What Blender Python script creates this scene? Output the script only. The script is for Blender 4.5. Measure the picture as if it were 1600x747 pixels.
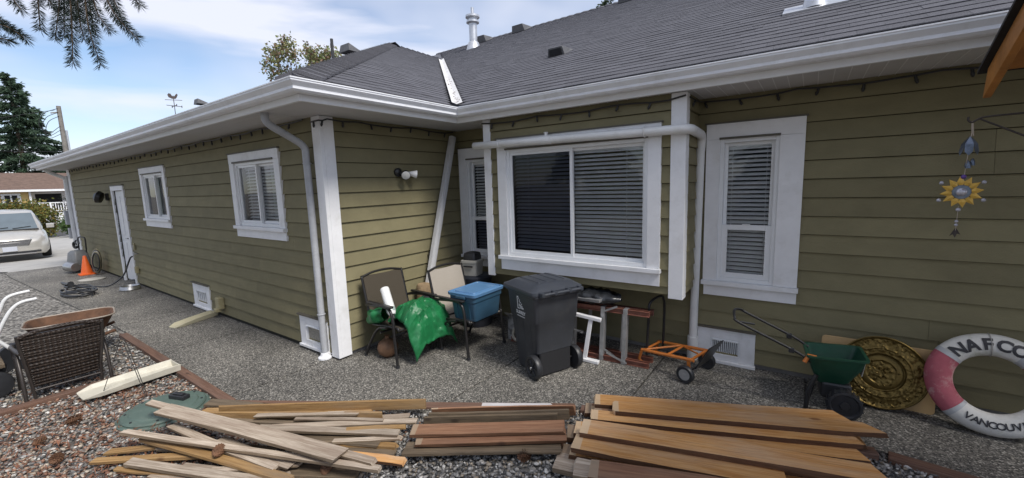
import bpy, bmesh, math, random
import numpy as np
from mathutils import Vector, Matrix
S = bpy.context.scene
for o in list(bpy.data.objects): bpy.data.objects.remove(o)
COL = S.collection
rnd = random.Random(7); RS = np.random.RandomState(5)
R = math.radians
# ------------------------------------------------------------ camera
YAW, PIT, ROL, CAMH = R(35.5), R(7.56), R(-1.8), 1.92
fw = Vector((-math.sin(YAW)*math.cos(PIT), math.cos(YAW)*math.cos(PIT), -math.sin(PIT)))
rt = Vector((math.cos(YAW), math.sin(YAW), 0)); up = rt.cross(fw)
rt, up = rt*math.cos(ROL)+up*math.sin(ROL), -rt*math.sin(ROL)+up*math.cos(ROL)
cd = bpy.data.cameras.new('camera'); cam = bpy.data.objects.new('camera', cd); COL.objects.link(cam)
cd.sensor_width = 36; cd.lens = 655.4*36/1600; cd.clip_start = .05; cd.clip_end = 2000
cam.matrix_world = Matrix(((rt.x, up.x, -fw.x, 0), (rt.y, up.y, -fw.y, 0), (rt.z, up.z, -fw.z, CAMH), (0, 0, 0, 1)))
S.camera = cam
# ------------------------------------------------------------ sky and sun (thin cloud over blue)
SUN_EL, SUN_AZ = R(52), R(100)      # azimuth clockwise from +Y
w = bpy.data.worlds.new('World'); S.world = w; w.use_nodes = True
nt = w.node_tree; nt.nodes.clear()
def N(t, **k):
    n = nt.nodes.new(t)
    for a, b in k.items(): setattr(n, a, b)
    return n
sky = N('ShaderNodeTexSky', sky_type='NISHITA', sun_disc=False)
sky.sun_elevation = SUN_EL; sky.sun_rotation = SUN_AZ; sky.air_density = 1.0; sky.dust_density = .5; sky.ozone_density = 3.0
tc = N('ShaderNodeTexCoord'); mp = N('ShaderNodeMapping'); mp.inputs['Rotation'].default_value = (R(6), R(-14), R(-32)); mp.inputs['Scale'].default_value = (1.6, 1.6, 9.0)
n1 = N('ShaderNodeTexNoise'); n1.inputs['Scale'].default_value = 1.15; n1.inputs['Detail'].default_value = 5; n1.inputs['Roughness'].default_value = .48; n1.inputs['Distortion'].default_value = .35
cr = N('ShaderNodeValToRGB'); cr.color_ramp.elements[0].position = .36; cr.color_ramp.elements[1].position = .60
mpb = N('ShaderNodeMapping'); mpb.inputs['Scale'].default_value = (1, 1, 2.2)
n2 = N('ShaderNodeTexNoise'); n2.inputs['Scale'].default_value = 1.5; n2.inputs['Detail'].default_value = 4
cr2 = N('ShaderNodeValToRGB'); cr2.color_ramp.elements[0].position = .36; cr2.color_ramp.elements[1].position = .68
mx0 = N('ShaderNodeMath', operation='MAXIMUM')
mul = N('ShaderNodeMath', operation='MULTIPLY'); mul.inputs[1].default_value = .9
mix = N('ShaderNodeMix', data_type='RGBA'); mix.inputs['B'].default_value = (5.6, 5.75, 6.5, 1)
bg = N('ShaderNodeBackground'); bg.inputs['Strength'].default_value = .077
out = N('ShaderNodeOutputWorld')
L = nt.links.new
L(tc.outputs['Generated'], mp.inputs['Vector']); L(mp.outputs[0], n1.inputs['Vector']); L(n1.outputs['Fac'], cr.inputs[0])
L(tc.outputs['Generated'], mpb.inputs['Vector']); L(mpb.outputs[0], n2.inputs['Vector']); L(n2.outputs['Fac'], cr2.inputs[0])
L(cr.outputs[0], mx0.inputs[0]); L(cr2.outputs[0], mx0.inputs[1]); L(mx0.outputs[0], mul.inputs[0])
L(sky.outputs[0], mix.inputs['A']); L(mul.outputs[0], mix.inputs['Factor'])
L(mix.outputs['Result'], bg.inputs['Color']); L(bg.outputs[0], out.inputs['Surface'])
sd = bpy.data.lights.new('sun', 'SUN'); sd.energy = 1.85; sd.angle = R(18); sd.color = (1, .96, .9)
so = bpy.data.objects.new('sun', sd); COL.objects.link(so); so.location = (6, -6, 12)
sdir = Vector((math.sin(SUN_AZ)*math.cos(SUN_EL), math.cos(SUN_AZ)*math.cos(SUN_EL), math.sin(SUN_EL)))
so.rotation_euler = sdir.to_track_quat('Z', 'Y').to_euler()
S.view_settings.view_transform = 'Standard'; S.view_settings.look = 'None'; S.view_settings.gamma = 1
S.view_settings.use_curve_mapping = False; S.view_settings.exposure = 1.12
S.render.engine = 'CYCLES'
# ------------------------------------------------------------ helpers
def px(x, y, X=None, Y=None, Z=None, t=None):
    """ray through a point of the photograph, cut by a plane of the place"""
    d = fw + rt*((x-800)/655.4) - up*((y-373.5)/655.4)
    c = Vector((0, 0, CAMH))
    if Y is not None: t = Y/d.y
    elif X is not None: t = X/d.x
    elif Z is not None: t = (Z-CAMH)/d.z
    return c + d*t
class MB:
    def __init__(s, fr=None): s.v = []; s.f = []; s.fr = fr
    def P(s, p):
        if s.fr:
            O, U, Nn = s.fr; return (O[0]+U[0]*p[0]+Nn[0]*p[1], O[1]+U[1]*p[0]+Nn[1]*p[1], O[2]+p[2])
        return tuple(p)
    def add(s, vs, fs):
        b = len(s.v); s.v += [s.P(q) for q in vs]; s.f += [tuple(i+b for i in f) for f in fs]; return s
    def box(s, x0, x1, y0, y1, z0, z1):
        return s.add([(x0,y0,z0),(x1,y0,z0),(x1,y1,z0),(x0,y1,z0),(x0,y0,z1),(x1,y0,z1),(x1,y1,z1),(x0,y1,z1)],
            [(0,3,2,1),(4,5,6,7),(0,1,5,4),(1,2,6,5),(2,3,7,6),(3,0,4,7)])
    def hexa(s, p): return s.add(p, [(0,3,2,1),(4,5,6,7),(0,1,5,4),(1,2,6,5),(2,3,7,6),(3,0,4,7)])
    def bar(s, a, b, w, h, upv=(0,0,1)):
        a = Vector(a); b = Vector(b); d = (b-a).normalized(); u = Vector(upv)
        if abs(d.dot(u)) > .98: u = Vector((1,0,0))
        r = d.cross(u).normalized()*(w/2); n = r.cross(d).normalized()*(h/2)
        return s.hexa([a-r-n, a+r-n, b+r-n, b-r-n, a-r+n, a+r+n, b+r+n, b-r+n])
    def tube(s, pts, r, n=8, closed=False):
        pts = [Vector(p) for p in pts]; m = len(pts); rs = r if isinstance(r, (list, tuple)) else [r]*m
        vs = []; ref = None
        for i, p in enumerate(pts):
            if closed: d = pts[(i+1) % m]-pts[i-1]
            else: d = pts[min(i+1, m-1)]-pts[max(i-1, 0)]
            if d.length < 1e-9: d = Vector((0,0,1))
            d.normalize()
            if ref is None: ref = Vector((0,0,1)) if abs(d.z) < .9 else Vector((1,0,0))
            u = ref - d*ref.dot(d)
            if u.length < 1e-4: u = Vector((1,0,0)) - d*d.x
            u.normalize(); ref = u; v = d.cross(u)
            for k in range(n):
                a = 2*math.pi*k/n; vs.append(p+(u*math.cos(a)+v*math.sin(a))*rs[i])
        fs = []
        for i in range(m if closed else m-1):
            j = (i+1) % m
            for k in range(n):
                k2 = (k+1) % n; fs.append((i*n+k, i*n+k2, j*n+k2, j*n+k))
        if not closed: fs += [tuple(range(n-1,-1,-1)), tuple((m-1)*n+k for k in range(n))]
        return s.add(vs, fs)
    def lathe(s, prof, n=20, M=None):
        vs = []; fs = []; m = len(prof); M = M or Matrix()
        for r, z in prof:
            for k in range(n):
                a = 2*math.pi*k/n; vs.append(M @ Vector((r*math.cos(a), r*math.sin(a), z)))
        for i in range(m-1):
            for k in range(n):
                k2 = (k+1) % n; fs.append((i*n+k, i*n+k2, (i+1)*n+k2, (i+1)*n+k))
        if prof[0][0] > 1e-5: fs.append(tuple(range(n-1,-1,-1)))
        if prof[-1][0] > 1e-5: fs.append(tuple((m-1)*n+k for k in range(n)))
        return s.add(vs, fs)
    def prism(s, poly, h0, h1, fn=lambda a, b, h: (a, b, h)):
        n = len(poly)
        vs = [fn(a, b, h0) for a, b in poly]+[fn(a, b, h1) for a, b in poly]
        return s.add(vs, [tuple(range(n-1,-1,-1)), tuple(range(n, 2*n))]+[(i, (i+1) % n, n+(i+1) % n, n+i) for i in range(n)])
    def loft(s, rings, cap=True):
        n = len(rings[0]); vs = [p for r in rings for p in r]; fs = []
        for i in range(len(rings)-1):
            for k in range(n):
                k2 = (k+1) % n; fs.append((i*n+k, i*n+k2, (i+1)*n+k2, (i+1)*n+k))
        if cap: fs += [tuple(range(n-1,-1,-1)), tuple((len(rings)-1)*n+k for k in range(n))]
        return s.add(vs, fs)
    def mesh(s, name, m, smooth=False, off=(0,0,0)):
        me = bpy.data.meshes.new(name)
        me.from_pydata([(v[0]-off[0], v[1]-off[1], v[2]-off[2]) for v in s.v], [], s.f)
        if m: me.materials.append(m)
        bm = bmesh.new(); bm.from_mesh(me); bmesh.ops.recalc_face_normals(bm, faces=bm.faces); bm.to_mesh(me); bm.free()
        if smooth:
            me.shade_smooth(); me.set_sharp_from_angle(angle=R(smooth if smooth > 1 else 40))
        return me
ROOTLOC = {}
def link(name, me, parent=None, loc=None):
    o = bpy.data.objects.new(name, me); COL.objects.link(o)
    if parent: o.parent = parent
    if loc is not None: o.location = loc
    return o
def rootof(p):
    while p.parent: p = p.parent
    return p
def part(name, mb, m, parent, smooth=False, world=False, bevel=0, kind=None):
    off = rootof(parent).location if world else (0,0,0)
    o = link(name, mb.mesh(name, m, smooth, off), parent)
    if bevel:
        b = o.modifiers.new('bevel', 'BEVEL'); b.width = bevel; b.segments = 2; b.limit_method = 'ANGLE'; b.angle_limit = R(35)
    if kind: o['kind'] = kind
    return o
def tag(o, label, cat, group=None):
    o['label'] = label; o['category'] = cat
    if group: o['group'] = group
    return o
def thing(name, label, cat, loc=(0,0,0), rz=0, group=None):
    o = bpy.data.objects.new(name, None); COL.objects.link(o); o.empty_display_size = .1
    o.location = loc; o.rotation_euler = (0,0,rz); return tag(o, label, cat, group)
def single(name, mb, m, label, cat, loc, group=None, smooth=False, bevel=0, rot=(0,0,0), world=False):
    me = mb.mesh(name, m, smooth, loc if world else (0,0,0)); o = link(name, me, None, loc); o.rotation_euler = rot
    if bevel:
        b = o.modifiers.new('bevel', 'BEVEL'); b.width = bevel; b.segments = 2; b.limit_method = 'ANGLE'; b.angle_limit = R(35)
    return tag(o, label, cat, group)
def struct(name, mb, m, smooth=False):
    o = link(name, mb.mesh(name, m, smooth)); o['kind'] = 'structure'; return o
def arc(c, r, a0, a1, n, ax=(1,0,0), ay=(0,0,1)):
    c = Vector(c); ax = Vector(ax); ay = Vector(ay)
    return [c+ax*(r*math.cos(a0+(a1-a0)*i/n))+ay*(r*math.sin(a0+(a1-a0)*i/n)) for i in range(n+1)]
def smoothpath(pts, n=5):
    P = [Vector(p) for p in pts]; P = [P[0]*2-P[1]]+P+[P[-1]*2-P[-2]]; o = []
    for i in range(1, len(P)-2):
        for k in range(n):
            t = k/n; a, b, c, d = P[i-1:i+3]
            o.append(.5*((2*b)+(c-a)*t+(2*a-5*b+4*c-d)*t*t+(3*b-a-3*c+d)*t*t*t))
    return o+[P[-2]]
# ------------------------------------------------------------ materials
def M(name, col, rough=.6, var=.2, scale=6, col2=None, bump=0, bscale=60, metal=0, stretch=(1,1,1), coord='Object', rndv=0, rough2=None, dirt=None, dscale=2.5, damt=.5, spec=.5, detail=5):
    m = bpy.data.materials.new(name); m.use_nodes = True; t = m.node_tree; n = t.nodes; l = t.links.new
    b = n['Principled BSDF']; b.inputs['Roughness'].default_value = rough; b.inputs['Metallic'].default_value = metal
    b.inputs['Specular IOR Level'].default_value = spec
    if coord == 'World': src = n.new('ShaderNodeNewGeometry').outputs['Position']
    else: src = n.new('ShaderNodeTexCoord').outputs['Object']
    mp = n.new('ShaderNodeMapping'); mp.inputs['Scale'].default_value = stretch; l(src, mp.inputs[0])
    if rndv or coord == 'ObjectR':
        oi = n.new('ShaderNodeObjectInfo'); va = n.new('ShaderNodeVectorMath'); va.operation = 'SCALE'
        va.inputs[0].default_value = (37, 17, 23); l(oi.outputs['Random'], va.inputs['Scale']); l(va.outputs[0], mp.inputs['Location'])
    no = n.new('ShaderNodeTexNoise'); no.inputs['Scale'].default_value = scale; no.inputs['Detail'].default_value = detail; no.inputs['Roughness'].default_value = .62
    l(mp.outputs[0], no.inputs['Vector'])
    rp = n.new('ShaderNodeValToRGB'); e = rp.color_ramp.elements; e[0].position = .3; e[1].position = .7
    c2 = col2 or [c*(1+var) for c in col]; c1 = col if col2 else [c*(1-var) for c in col]
    e[0].color = (*c1, 1); e[1].color = (*c2, 1); l(no.outputs['Fac'], rp.inputs[0]); cur = rp.outputs[0]
    if dirt:
        dn = n.new('ShaderNodeTexNoise'); dn.inputs['Scale'].default_value = dscale; dn.inputs['Detail'].default_value = 7; dn.inputs['Roughness'].default_value = .7; l(src, dn.inputs['Vector'])
        dr = n.new('ShaderNodeValToRGB'); dr.color_ramp.elements[0].position = .52; dr.color_ramp.elements[1].position = .78; l(dn.outputs['Fac'], dr.inputs[0])
        mm = n.new('ShaderNodeMath'); mm.operation = 'MULTIPLY'; mm.inputs[1].default_value = damt; l(dr.outputs[0], mm.inputs[0])
        mx = n.new('ShaderNodeMix'); mx.data_type = 'RGBA'; mx.inputs['B'].default_value = (*dirt, 1); l(cur, mx.inputs['A']); l(mm.outputs[0], mx.inputs['Factor']); cur = mx.outputs['Result']
    if rndv:
        mr = n.new('ShaderNodeMapRange'); mr.inputs['To Min'].default_value = 1-rndv; mr.inputs['To Max'].default_value = 1+rndv; l(oi.outputs['Random'], mr.inputs[0])
        hv = n.new('ShaderNodeHueSaturation'); l(mr.outputs[0], hv.inputs['Value']); l(cur, hv.inputs['Color']); cur = hv.outputs[0]
    l(cur, b.inputs['Base Color'])
    if rough2 is not None:
        r2 = n.new('ShaderNodeMapRange'); r2.inputs['To Min'].default_value = rough; r2.inputs['To Max'].default_value = rough2; l(no.outputs['Fac'], r2.inputs[0]); l(r2.outputs[0], b.inputs['Roughness'])
    if bump:
        bn = n.new('ShaderNodeTexNoise'); bn.inputs['Scale'].default_value = bscale; bn.inputs['Detail'].default_value = 4; l(mp.outputs[0], bn.inputs['Vector'])
        bu = n.new('ShaderNodeBump'); bu.inputs['Strength'].default_value = bump; bu.inputs['Distance'].default_value = .01; l(bn.outputs['Fac'], bu.inputs['Height']); l(bu.outputs[0], b.inputs['Normal'])
    return m
def attrmat(name, rough=.7, bump=0, bscale=60):
    m = bpy.data.materials.new(name); m.use_nodes = True; t = m.node_tree; n = t.nodes; l = t.links.new
    a = n.new('ShaderNodeAttribute'); a.attribute_name = 'col'; b = n['Principled BSDF']; b.inputs['Roughness'].default_value = rough
    g = n.new('ShaderNodeNewGeometry'); no = n.new('ShaderNodeTexNoise'); no.inputs['Scale'].default_value = bscale; l(g.outputs['Position'], no.inputs['Vector'])
    mr = n.new('ShaderNodeMapRange'); mr.inputs['To Min'].default_value = .7; mr.inputs['To Max'].default_value = 1.3; l(no.outputs['Fac'], mr.inputs[0])
    hv = n.new('ShaderNodeHueSaturation'); l(mr.outputs[0], hv.inputs['Value']); l(a.outputs['Color'], hv.inputs['Color']); l(hv.outputs[0], b.inputs['Base Color'])
    return m
m_siding = M('olive_siding', (.205,.182,.103), .75, .1, 3, coord='World', rndv=.09, bump=.25, bscale=90, stretch=(1,1,1.6), dirt=(.15,.125,.075), dscale=1.6, damt=.45, spec=.3)
m_back = M('shadow_line_sheathing', (.022,.02,.012), .9, .1)  # near black, so gaps between courses draw the lap shadow lines
m_white = M('white_trim', (.78,.78,.79), .55, .05, 5, coord='World', dirt=(.45,.43,.38), dscale=4, damt=.4, bump=.05, bscale=120)
m_vinyl = M('white_vinyl', (.76,.77,.78), .35, .04, 6, coord='World')
m_gutter = M('gutter_aluminium', (.82,.83,.86), .4, .05, 3, coord='World', dirt=(.42,.41,.37), dscale=4, damt=.45)
m_fascia = M('fascia_paint', (.74,.74,.74), .6, .05, 2, coord='World', dirt=(.42,.40,.36), dscale=2, damt=.3)
m_soffit = M('soffit_vinyl', (.55,.54,.54), .6, .06, 2, coord='World')
m_spout = M('grey_downspout', (.38,.39,.41), .5, .08, 8, coord='World', dirt=(.3,.29,.26), dscale=6, damt=.4)
m_pipe = M('white_pvc', (.72,.72,.71), .4, .06, 5, coord='World', dirt=(.45,.43,.38), dscale=4, damt=.35)
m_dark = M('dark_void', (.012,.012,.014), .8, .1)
m_blind = M('blind_slat', (.84,.85,.87), .5, .05)
m_drip = M('drip_flashing', (.10,.09,.07), .6, .1)
m_foundation = M('foundation_concrete', (.22,.21,.2), .9, .2, 10, coord='World', bump=.3)
def glassmat(name, tint=(1,1,1), refl=.9, screen=0):
    m = bpy.data.materials.new(name); m.use_nodes = True; t = m.node_tree; n = t.nodes; l = t.links.new
    n.remove(n['Principled BSDF']); tr = n.new('ShaderNodeBsdfTransparent'); tr.inputs[0].default_value = (*tint, 1)
    gl = n.new('ShaderNodeBsdfGlossy'); gl.inputs['Roughness'].default_value = .01; gl.inputs[0].default_value = (refl, refl, refl, 1)
    fr = n.new('ShaderNodeFresnel'); fr.inputs['IOR'].default_value = 1.55; mx = n.new('ShaderNodeMixShader')
    no = n.new('ShaderNodeTexNoise'); no.inputs['Scale'].default_value = 1.2; g = n.new('ShaderNodeNewGeometry'); l(g.outputs['Position'], no.inputs['Vector'])
    bu = n.new('ShaderNodeBump'); bu.inputs['Strength'].default_value = .04; bu.inputs['Distance'].default_value = .05; l(no.outputs['Fac'], bu.inputs['Height']); l(bu.outputs[0], gl.inputs['Normal'])
    l(fr.outputs[0], mx.inputs[0]); l(tr.outputs[0], mx.inputs[1]); l(gl.outputs[0], mx.inputs[2]); l(mx.outputs[0], n['Material Output'].inputs[0])
    return m
m_glass = glassmat('window_glass', (.97,.985,.985)); m_screen = glassmat('screened_glass', (.42,.44,.5), .35)
def shinglemat():
    m = M('shingles', (.110,.110,.124), .92, .45, 160, coord='World', rndv=.10, bump=.5, bscale=350, spec=.25)
    t = m.node_tree; n = t.nodes; l = t.links.new; b = n['Principled BSDF']
    src = b.inputs['Base Color'].links[0].from_socket
    a = n.new('ShaderNodeAttribute'); a.attribute_name = 'tone'; mx = n.new('ShaderNodeMapRange'); mx.inputs['To Min'].default_value = .92; mx.inputs['To Max'].default_value = 1.14
    l(a.outputs['Fac'], mx.inputs[0]); hv = n.new('ShaderNodeHueSaturation'); l(mx.outputs[0], hv.inputs['Value']); l(src, hv.inputs['Color']); l(hv.outputs[0], b.inputs['Base Color'])
    return m
m_shingle = shinglemat()
# ============================================================ ground
def aggmat():
    m = bpy.data.materials.new('exposed_aggregate'); m.use_nodes = True; t = m.node_tree; n = t.nodes; l = t.links.new; b = n['Principled BSDF']
    g = n.new('ShaderNodeNewGeometry'); v = n.new('ShaderNodeTexVoronoi'); v.inputs['Scale'].default_value = 100; l(g.outputs['Position'], v.inputs['Vector'])
    sx = n.new('ShaderNodeSeparateColor'); l(v.outputs['Color'], sx.inputs[0])
    rp = n.new('ShaderNodeValToRGB'); e = rp.color_ramp.elements; rp.color_ramp.interpolation = 'CONSTANT'
    cols = [(0,(.05,.048,.043)),(.28,(.11,.103,.092)),(.5,(.165,.153,.135)),(.72,(.23,.215,.185)),(.9,(.42,.395,.35))]
    e[0].position = 0; e[0].color = (*cols[0][1],1); e[1].position = .28; e[1].color = (*cols[1][1],1)
    for p, c in cols[2:]: q = e.new(p); q.color = (*c,1)
    l(sx.outputs[0], rp.inputs[0])
    no = n.new('ShaderNodeTexNoise'); no.inputs['Scale'].default_value = .9; no.inputs['Detail'].default_value = 6; l(g.outputs['Position'], no.inputs['Vector'])
    mr = n.new('ShaderNodeMapRange'); mr.inputs['From Min'].default_value = .3; mr.inputs['From Max'].default_value = .7; mr.inputs['To Min'].default_value = .62; mr.inputs['To Max'].default_value = 1.15; l(no.outputs['Fac'], mr.inputs[0])
    hv = n.new('ShaderNodeHueSaturation'); l(mr.outputs[0], hv.inputs['Value']); l(rp.outputs[0], hv.inputs['Color']); l(hv.outputs[0], b.inputs['Base Color'])
    bu = n.new('ShaderNodeBump'); bu.inputs['Strength'].default_value = .35; bu.inputs['Distance'].default_value = .004; bu.invert = True; l(v.outputs['Distance'], bu.inputs['Height']); l(bu.outputs[0], b.inputs['Normal'])
    b.inputs['Roughness'].default_value = .75; return m
m_agg = aggmat()
def gravelmat():
    m = bpy.data.materials.new('gravel_bed'); m.use_nodes = True; t = m.node_tree; n = t.nodes; l = t.links.new; b = n['Principled BSDF']
    g = n.new('ShaderNodeNewGeometry'); v = n.new('ShaderNodeTexVoronoi'); v.inputs['Scale'].default_value = 30; l(g.outputs['Position'], v.inputs['Vector'])
    sx = n.new('ShaderNodeSeparateColor'); l(v.outputs['Color'], sx.inputs[0])
    rp = n.new('ShaderNodeValToRGB'); e = rp.color_ramp.elements; e[0].color = (.035,.033,.03,1); e[1].color = (.36,.34,.31,1)
    q = e.new(.4); q.color = (.12,.112,.10,1); l(sx.outputs[0], rp.inputs[0]); l(rp.outputs[0], b.inputs['Base Color'])
    bu = n.new('ShaderNodeBump'); bu.inputs['Strength'].default_value = .9; bu.inputs['Distance'].default_value = .02; bu.invert = True; l(v.outputs['Distance'], bu.inputs['Height']); l(bu.outputs[0], b.inputs['Normal'])
    b.inputs['Roughness'].default_value = .85; return m
m_gravel = gravelmat()
def gz(x): return -.03 if x > -17.3 else (-.03-.27*(-17.3-x)/5.2 if x > -22.5 else -.30-.63*min(1, (-22.5-x)/22.5))
mb = MB(); xs = [400, 60, 10, 2, -4, -10, -17.3, -22.5, -45, -60, -90, -160, -600]; ys = [-300, -40, -8, -2, 2, 6, 14, 40, 120, 600]
mb.add([(x, y, gz(x)) for x in xs for y in ys], [(i*len(ys)+j, i*len(ys)+j+1, (i+1)*len(ys)+j+1, (i+1)*len(ys)+j) for i in range(len(xs)-1) for j in range(len(ys)-1)])
struct('ground', mb, m_gravel)
YB = [(-30,1.0),(-16,1.1),(-13,1.25),(-9,1.45),(-7.76,1.48),(-5.69,1.36),(-4.2,1.49),(-2.76,2.22),(-1.49,3.08),(.47,3.64),(1.0,3.58),(3,3.4)]
def yb(x):
    for (a, ya), (b, yb_) in zip(YB, YB[1:]):
        if a <= x <= b: return ya+(yb_-ya)*(x-a)/(b-a)
    return YB[0][1] if x < YB[0][0] else YB[-1][1]
patio = struct('patio', MB().box(-17.2, 3, 4.7, 4.75, -.04, -.02), m_foundation)
cuts = [-17.2,-14.6,-12.2,-10.2,-8.3,-6.35,-4.38,-2.55,-1.21,.05,1.6,3]
for a, b in zip(cuts, cuts[1:]):
    g_ = .009; xs = [a+g_]+[x for x, _ in YB if a+g_ < x < b-g_]+[b-g_]
    top = 2.6 if b < -4.3 else 4.68
    pl = [(x, yb(x)) for x in xs]+[(b-g_, top), (a+g_, top)]
    part('slab', MB().prism(pl, -.06, 0), m_agg, patio)
# driveway beyond the end wall, lane
m_drive = M('driveway_concrete', (.36,.35,.33), .85, .15, 2, coord='World', bump=.2, dirt=(.22,.21,.2), dscale=.6, damt=.4)
mb = MB(); dv = [(-17.22,1.15,14),(-17.3,1.15,14),(-19,.6,14),(-22.5,.1,13),(-28,.2,10),(-45,1.5,9.5)]
dp_ = [(x, y, -.008 if x > -17.3 else gz(x)+.03) for x, a_, b_ in dv for y in (a_, b_)]
mb.add(dp_, [(2*i, 2*i+1, 2*i+3, 2*i+2) for i in range(len(dv)-1)]); struct('driveway', mb, m_drive)
mb = MB().add([(-45.05, -60, -.9), (-45.05, 60, -.9), (-53, 60, -.9), (-53, -60, -.9)], [(0,1,2,3)]); struct('road', mb, M('asphalt', (.055,.055,.056), .9, .2, 5, coord='World'))
# ============================================================ house
HL = Vector((-4.23, 2.52, 0))
house = thing('house', 'single storey house with olive lap siding, white trim and grey shingle hip roof', 'house', HL)
FA = ((0,2.555,0),(1,0,0),(0,-1,0)); FB = ((-4.265,0,0),(0,1,0),(1,0,0)); FC = ((0,4.65,0),(1,0,0),(0,-1,0)); FY = ((0,4.115,0),(1,0,0),(0,-1,0)); FS = ((-.965,0,0),(0,1,0),(1,0,0)); FZ = ((-3.29,0,0),(0,-1,0),(-1,0,0))
Z0, EXP = .2125, .1665
def H(name, mb, m, parent=None, **k): return part(name, mb, m, parent or house, world=True, **k)
_bm = {}
def boardprof(za, zb, c0):   # depths of the outer face at heights za..zb of a course that starts at c0
    f = lambda z: .027-.021*(z-c0)/EXP
    return f(za), f(zb)
def wall(fr, u0, u1, z0, z1, holes, name='wall', seams=True):
    us = sorted({u0, u1}|{h[0] for h in holes}|{h[1] for h in holes}); zs = sorted({z0, z1}|{h[2] for h in holes}|{h[3] for h in holes})
    mb = MB(fr)
    for a, b in zip(us, us[1:]):
        for c, d in zip(zs, zs[1:]):
            if not any(h[0] <= (a+b)/2 <= h[1] and h[2] <= (c+d)/2 <= h[3] for h in holes): mb.box(a, b, -.05, 0, c, d)
    wobj = H(name, mb, m_back)
    k = math.floor((z0-Z0)/EXP)
    while Z0+k*EXP < z1:
        c0 = Z0+k*EXP; c1 = c0+EXP-.006; k += 1; a0, a1 = max(c0, z0), min(c1, z1)
        if a1-a0 < .02: continue
        segs = [(u0, u1, a0, a1)]
        for h in holes:
            ns = []
            for (p, q, r, s) in segs:
                if q <= h[0] or p >= h[1] or s <= h[2] or r >= h[3]: ns.append((p, q, r, s)); continue
                if p < h[0]: ns.append((p, h[0], r, s))
                if q > h[1]: ns.append((h[1], q, r, s))
                if r < h[2]-.004: ns.append((max(p, h[0]), min(q, h[1]), r, h[2]))
                if s > h[3]+.004: ns.append((max(p, h[0]), min(q, h[1]), h[3], s))
            segs = ns
        for (p, q, r, s) in segs:
            cutsu = [p]
            if seams and q-p > 4:
                x = p+rnd.uniform(1.2, 3.6)
                while x < q-.5: cutsu.append(x); x += 3.66
            cutsu.append(q)
            for a, b in zip(cutsu, cutsu[1:]):
                key = (round(r-c0, 3), round(s-c0, 3), fr[0], fr[1])
                if key not in _bm:
                    m = MB((( 0,0,0), fr[1], fr[2])); d0, d1 = boardprof(r, s, c0)
                    m.hexa([(0,.0005,r-c0),(1,.0005,r-c0),(1,d0,r-c0),(0,d0,r-c0),(0,.0005,s-c0),(1,.0005,s-c0),(1,d1,s-c0),(0,d1,s-c0)])
                    _bm[key] = m.mesh('siding_board', m_siding)
                o = link('siding_board', _bm[key], wobj)
                O, U, Nn = fr; o.location = Vector((O[0]+U[0]*(a+.001), O[1]+U[1]*(a+.001), c0))-HL
                sc = b-a-.002; o.scale = (sc if U[0] else 1, sc if U[1] else 1, 1)
    return wobj
def blind(fr, u0, u1, z0, z1, d, parent, pitch=.043, tilt=35, wd=.047, m=None):
    mb = MB(fr); z = z1-.05; c, s = math.cos(R(tilt))*wd/2, math.sin(R(tilt))*wd/2
    while z > z0+.02:
        dz = rnd.uniform(-.002, .002); cs, sn = c, s
        mb.add([(u0, d-cs, z+sn+dz), (u1, d-cs, z+sn), (u1, d, z+.004), (u0, d, z+.004+dz), (u0, d+cs, z-sn+dz), (u1, d+cs, z-sn)], [(0,1,2,3), (3,2,5,4)]); z -= pitch
    mb.box(u0, u1, d-.02, d+.02, z1-.045, z1-.01)
    for u in (u0+.12*(u1-u0), u1-.12*(u1-u0)): mb.box(u-.0015, u+.0015, d+.022, d+.024, z0+.02, z1-.04)
    o = H('blind', mb, m or m_blind, parent); o['kind'] = 'stuff'
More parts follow.
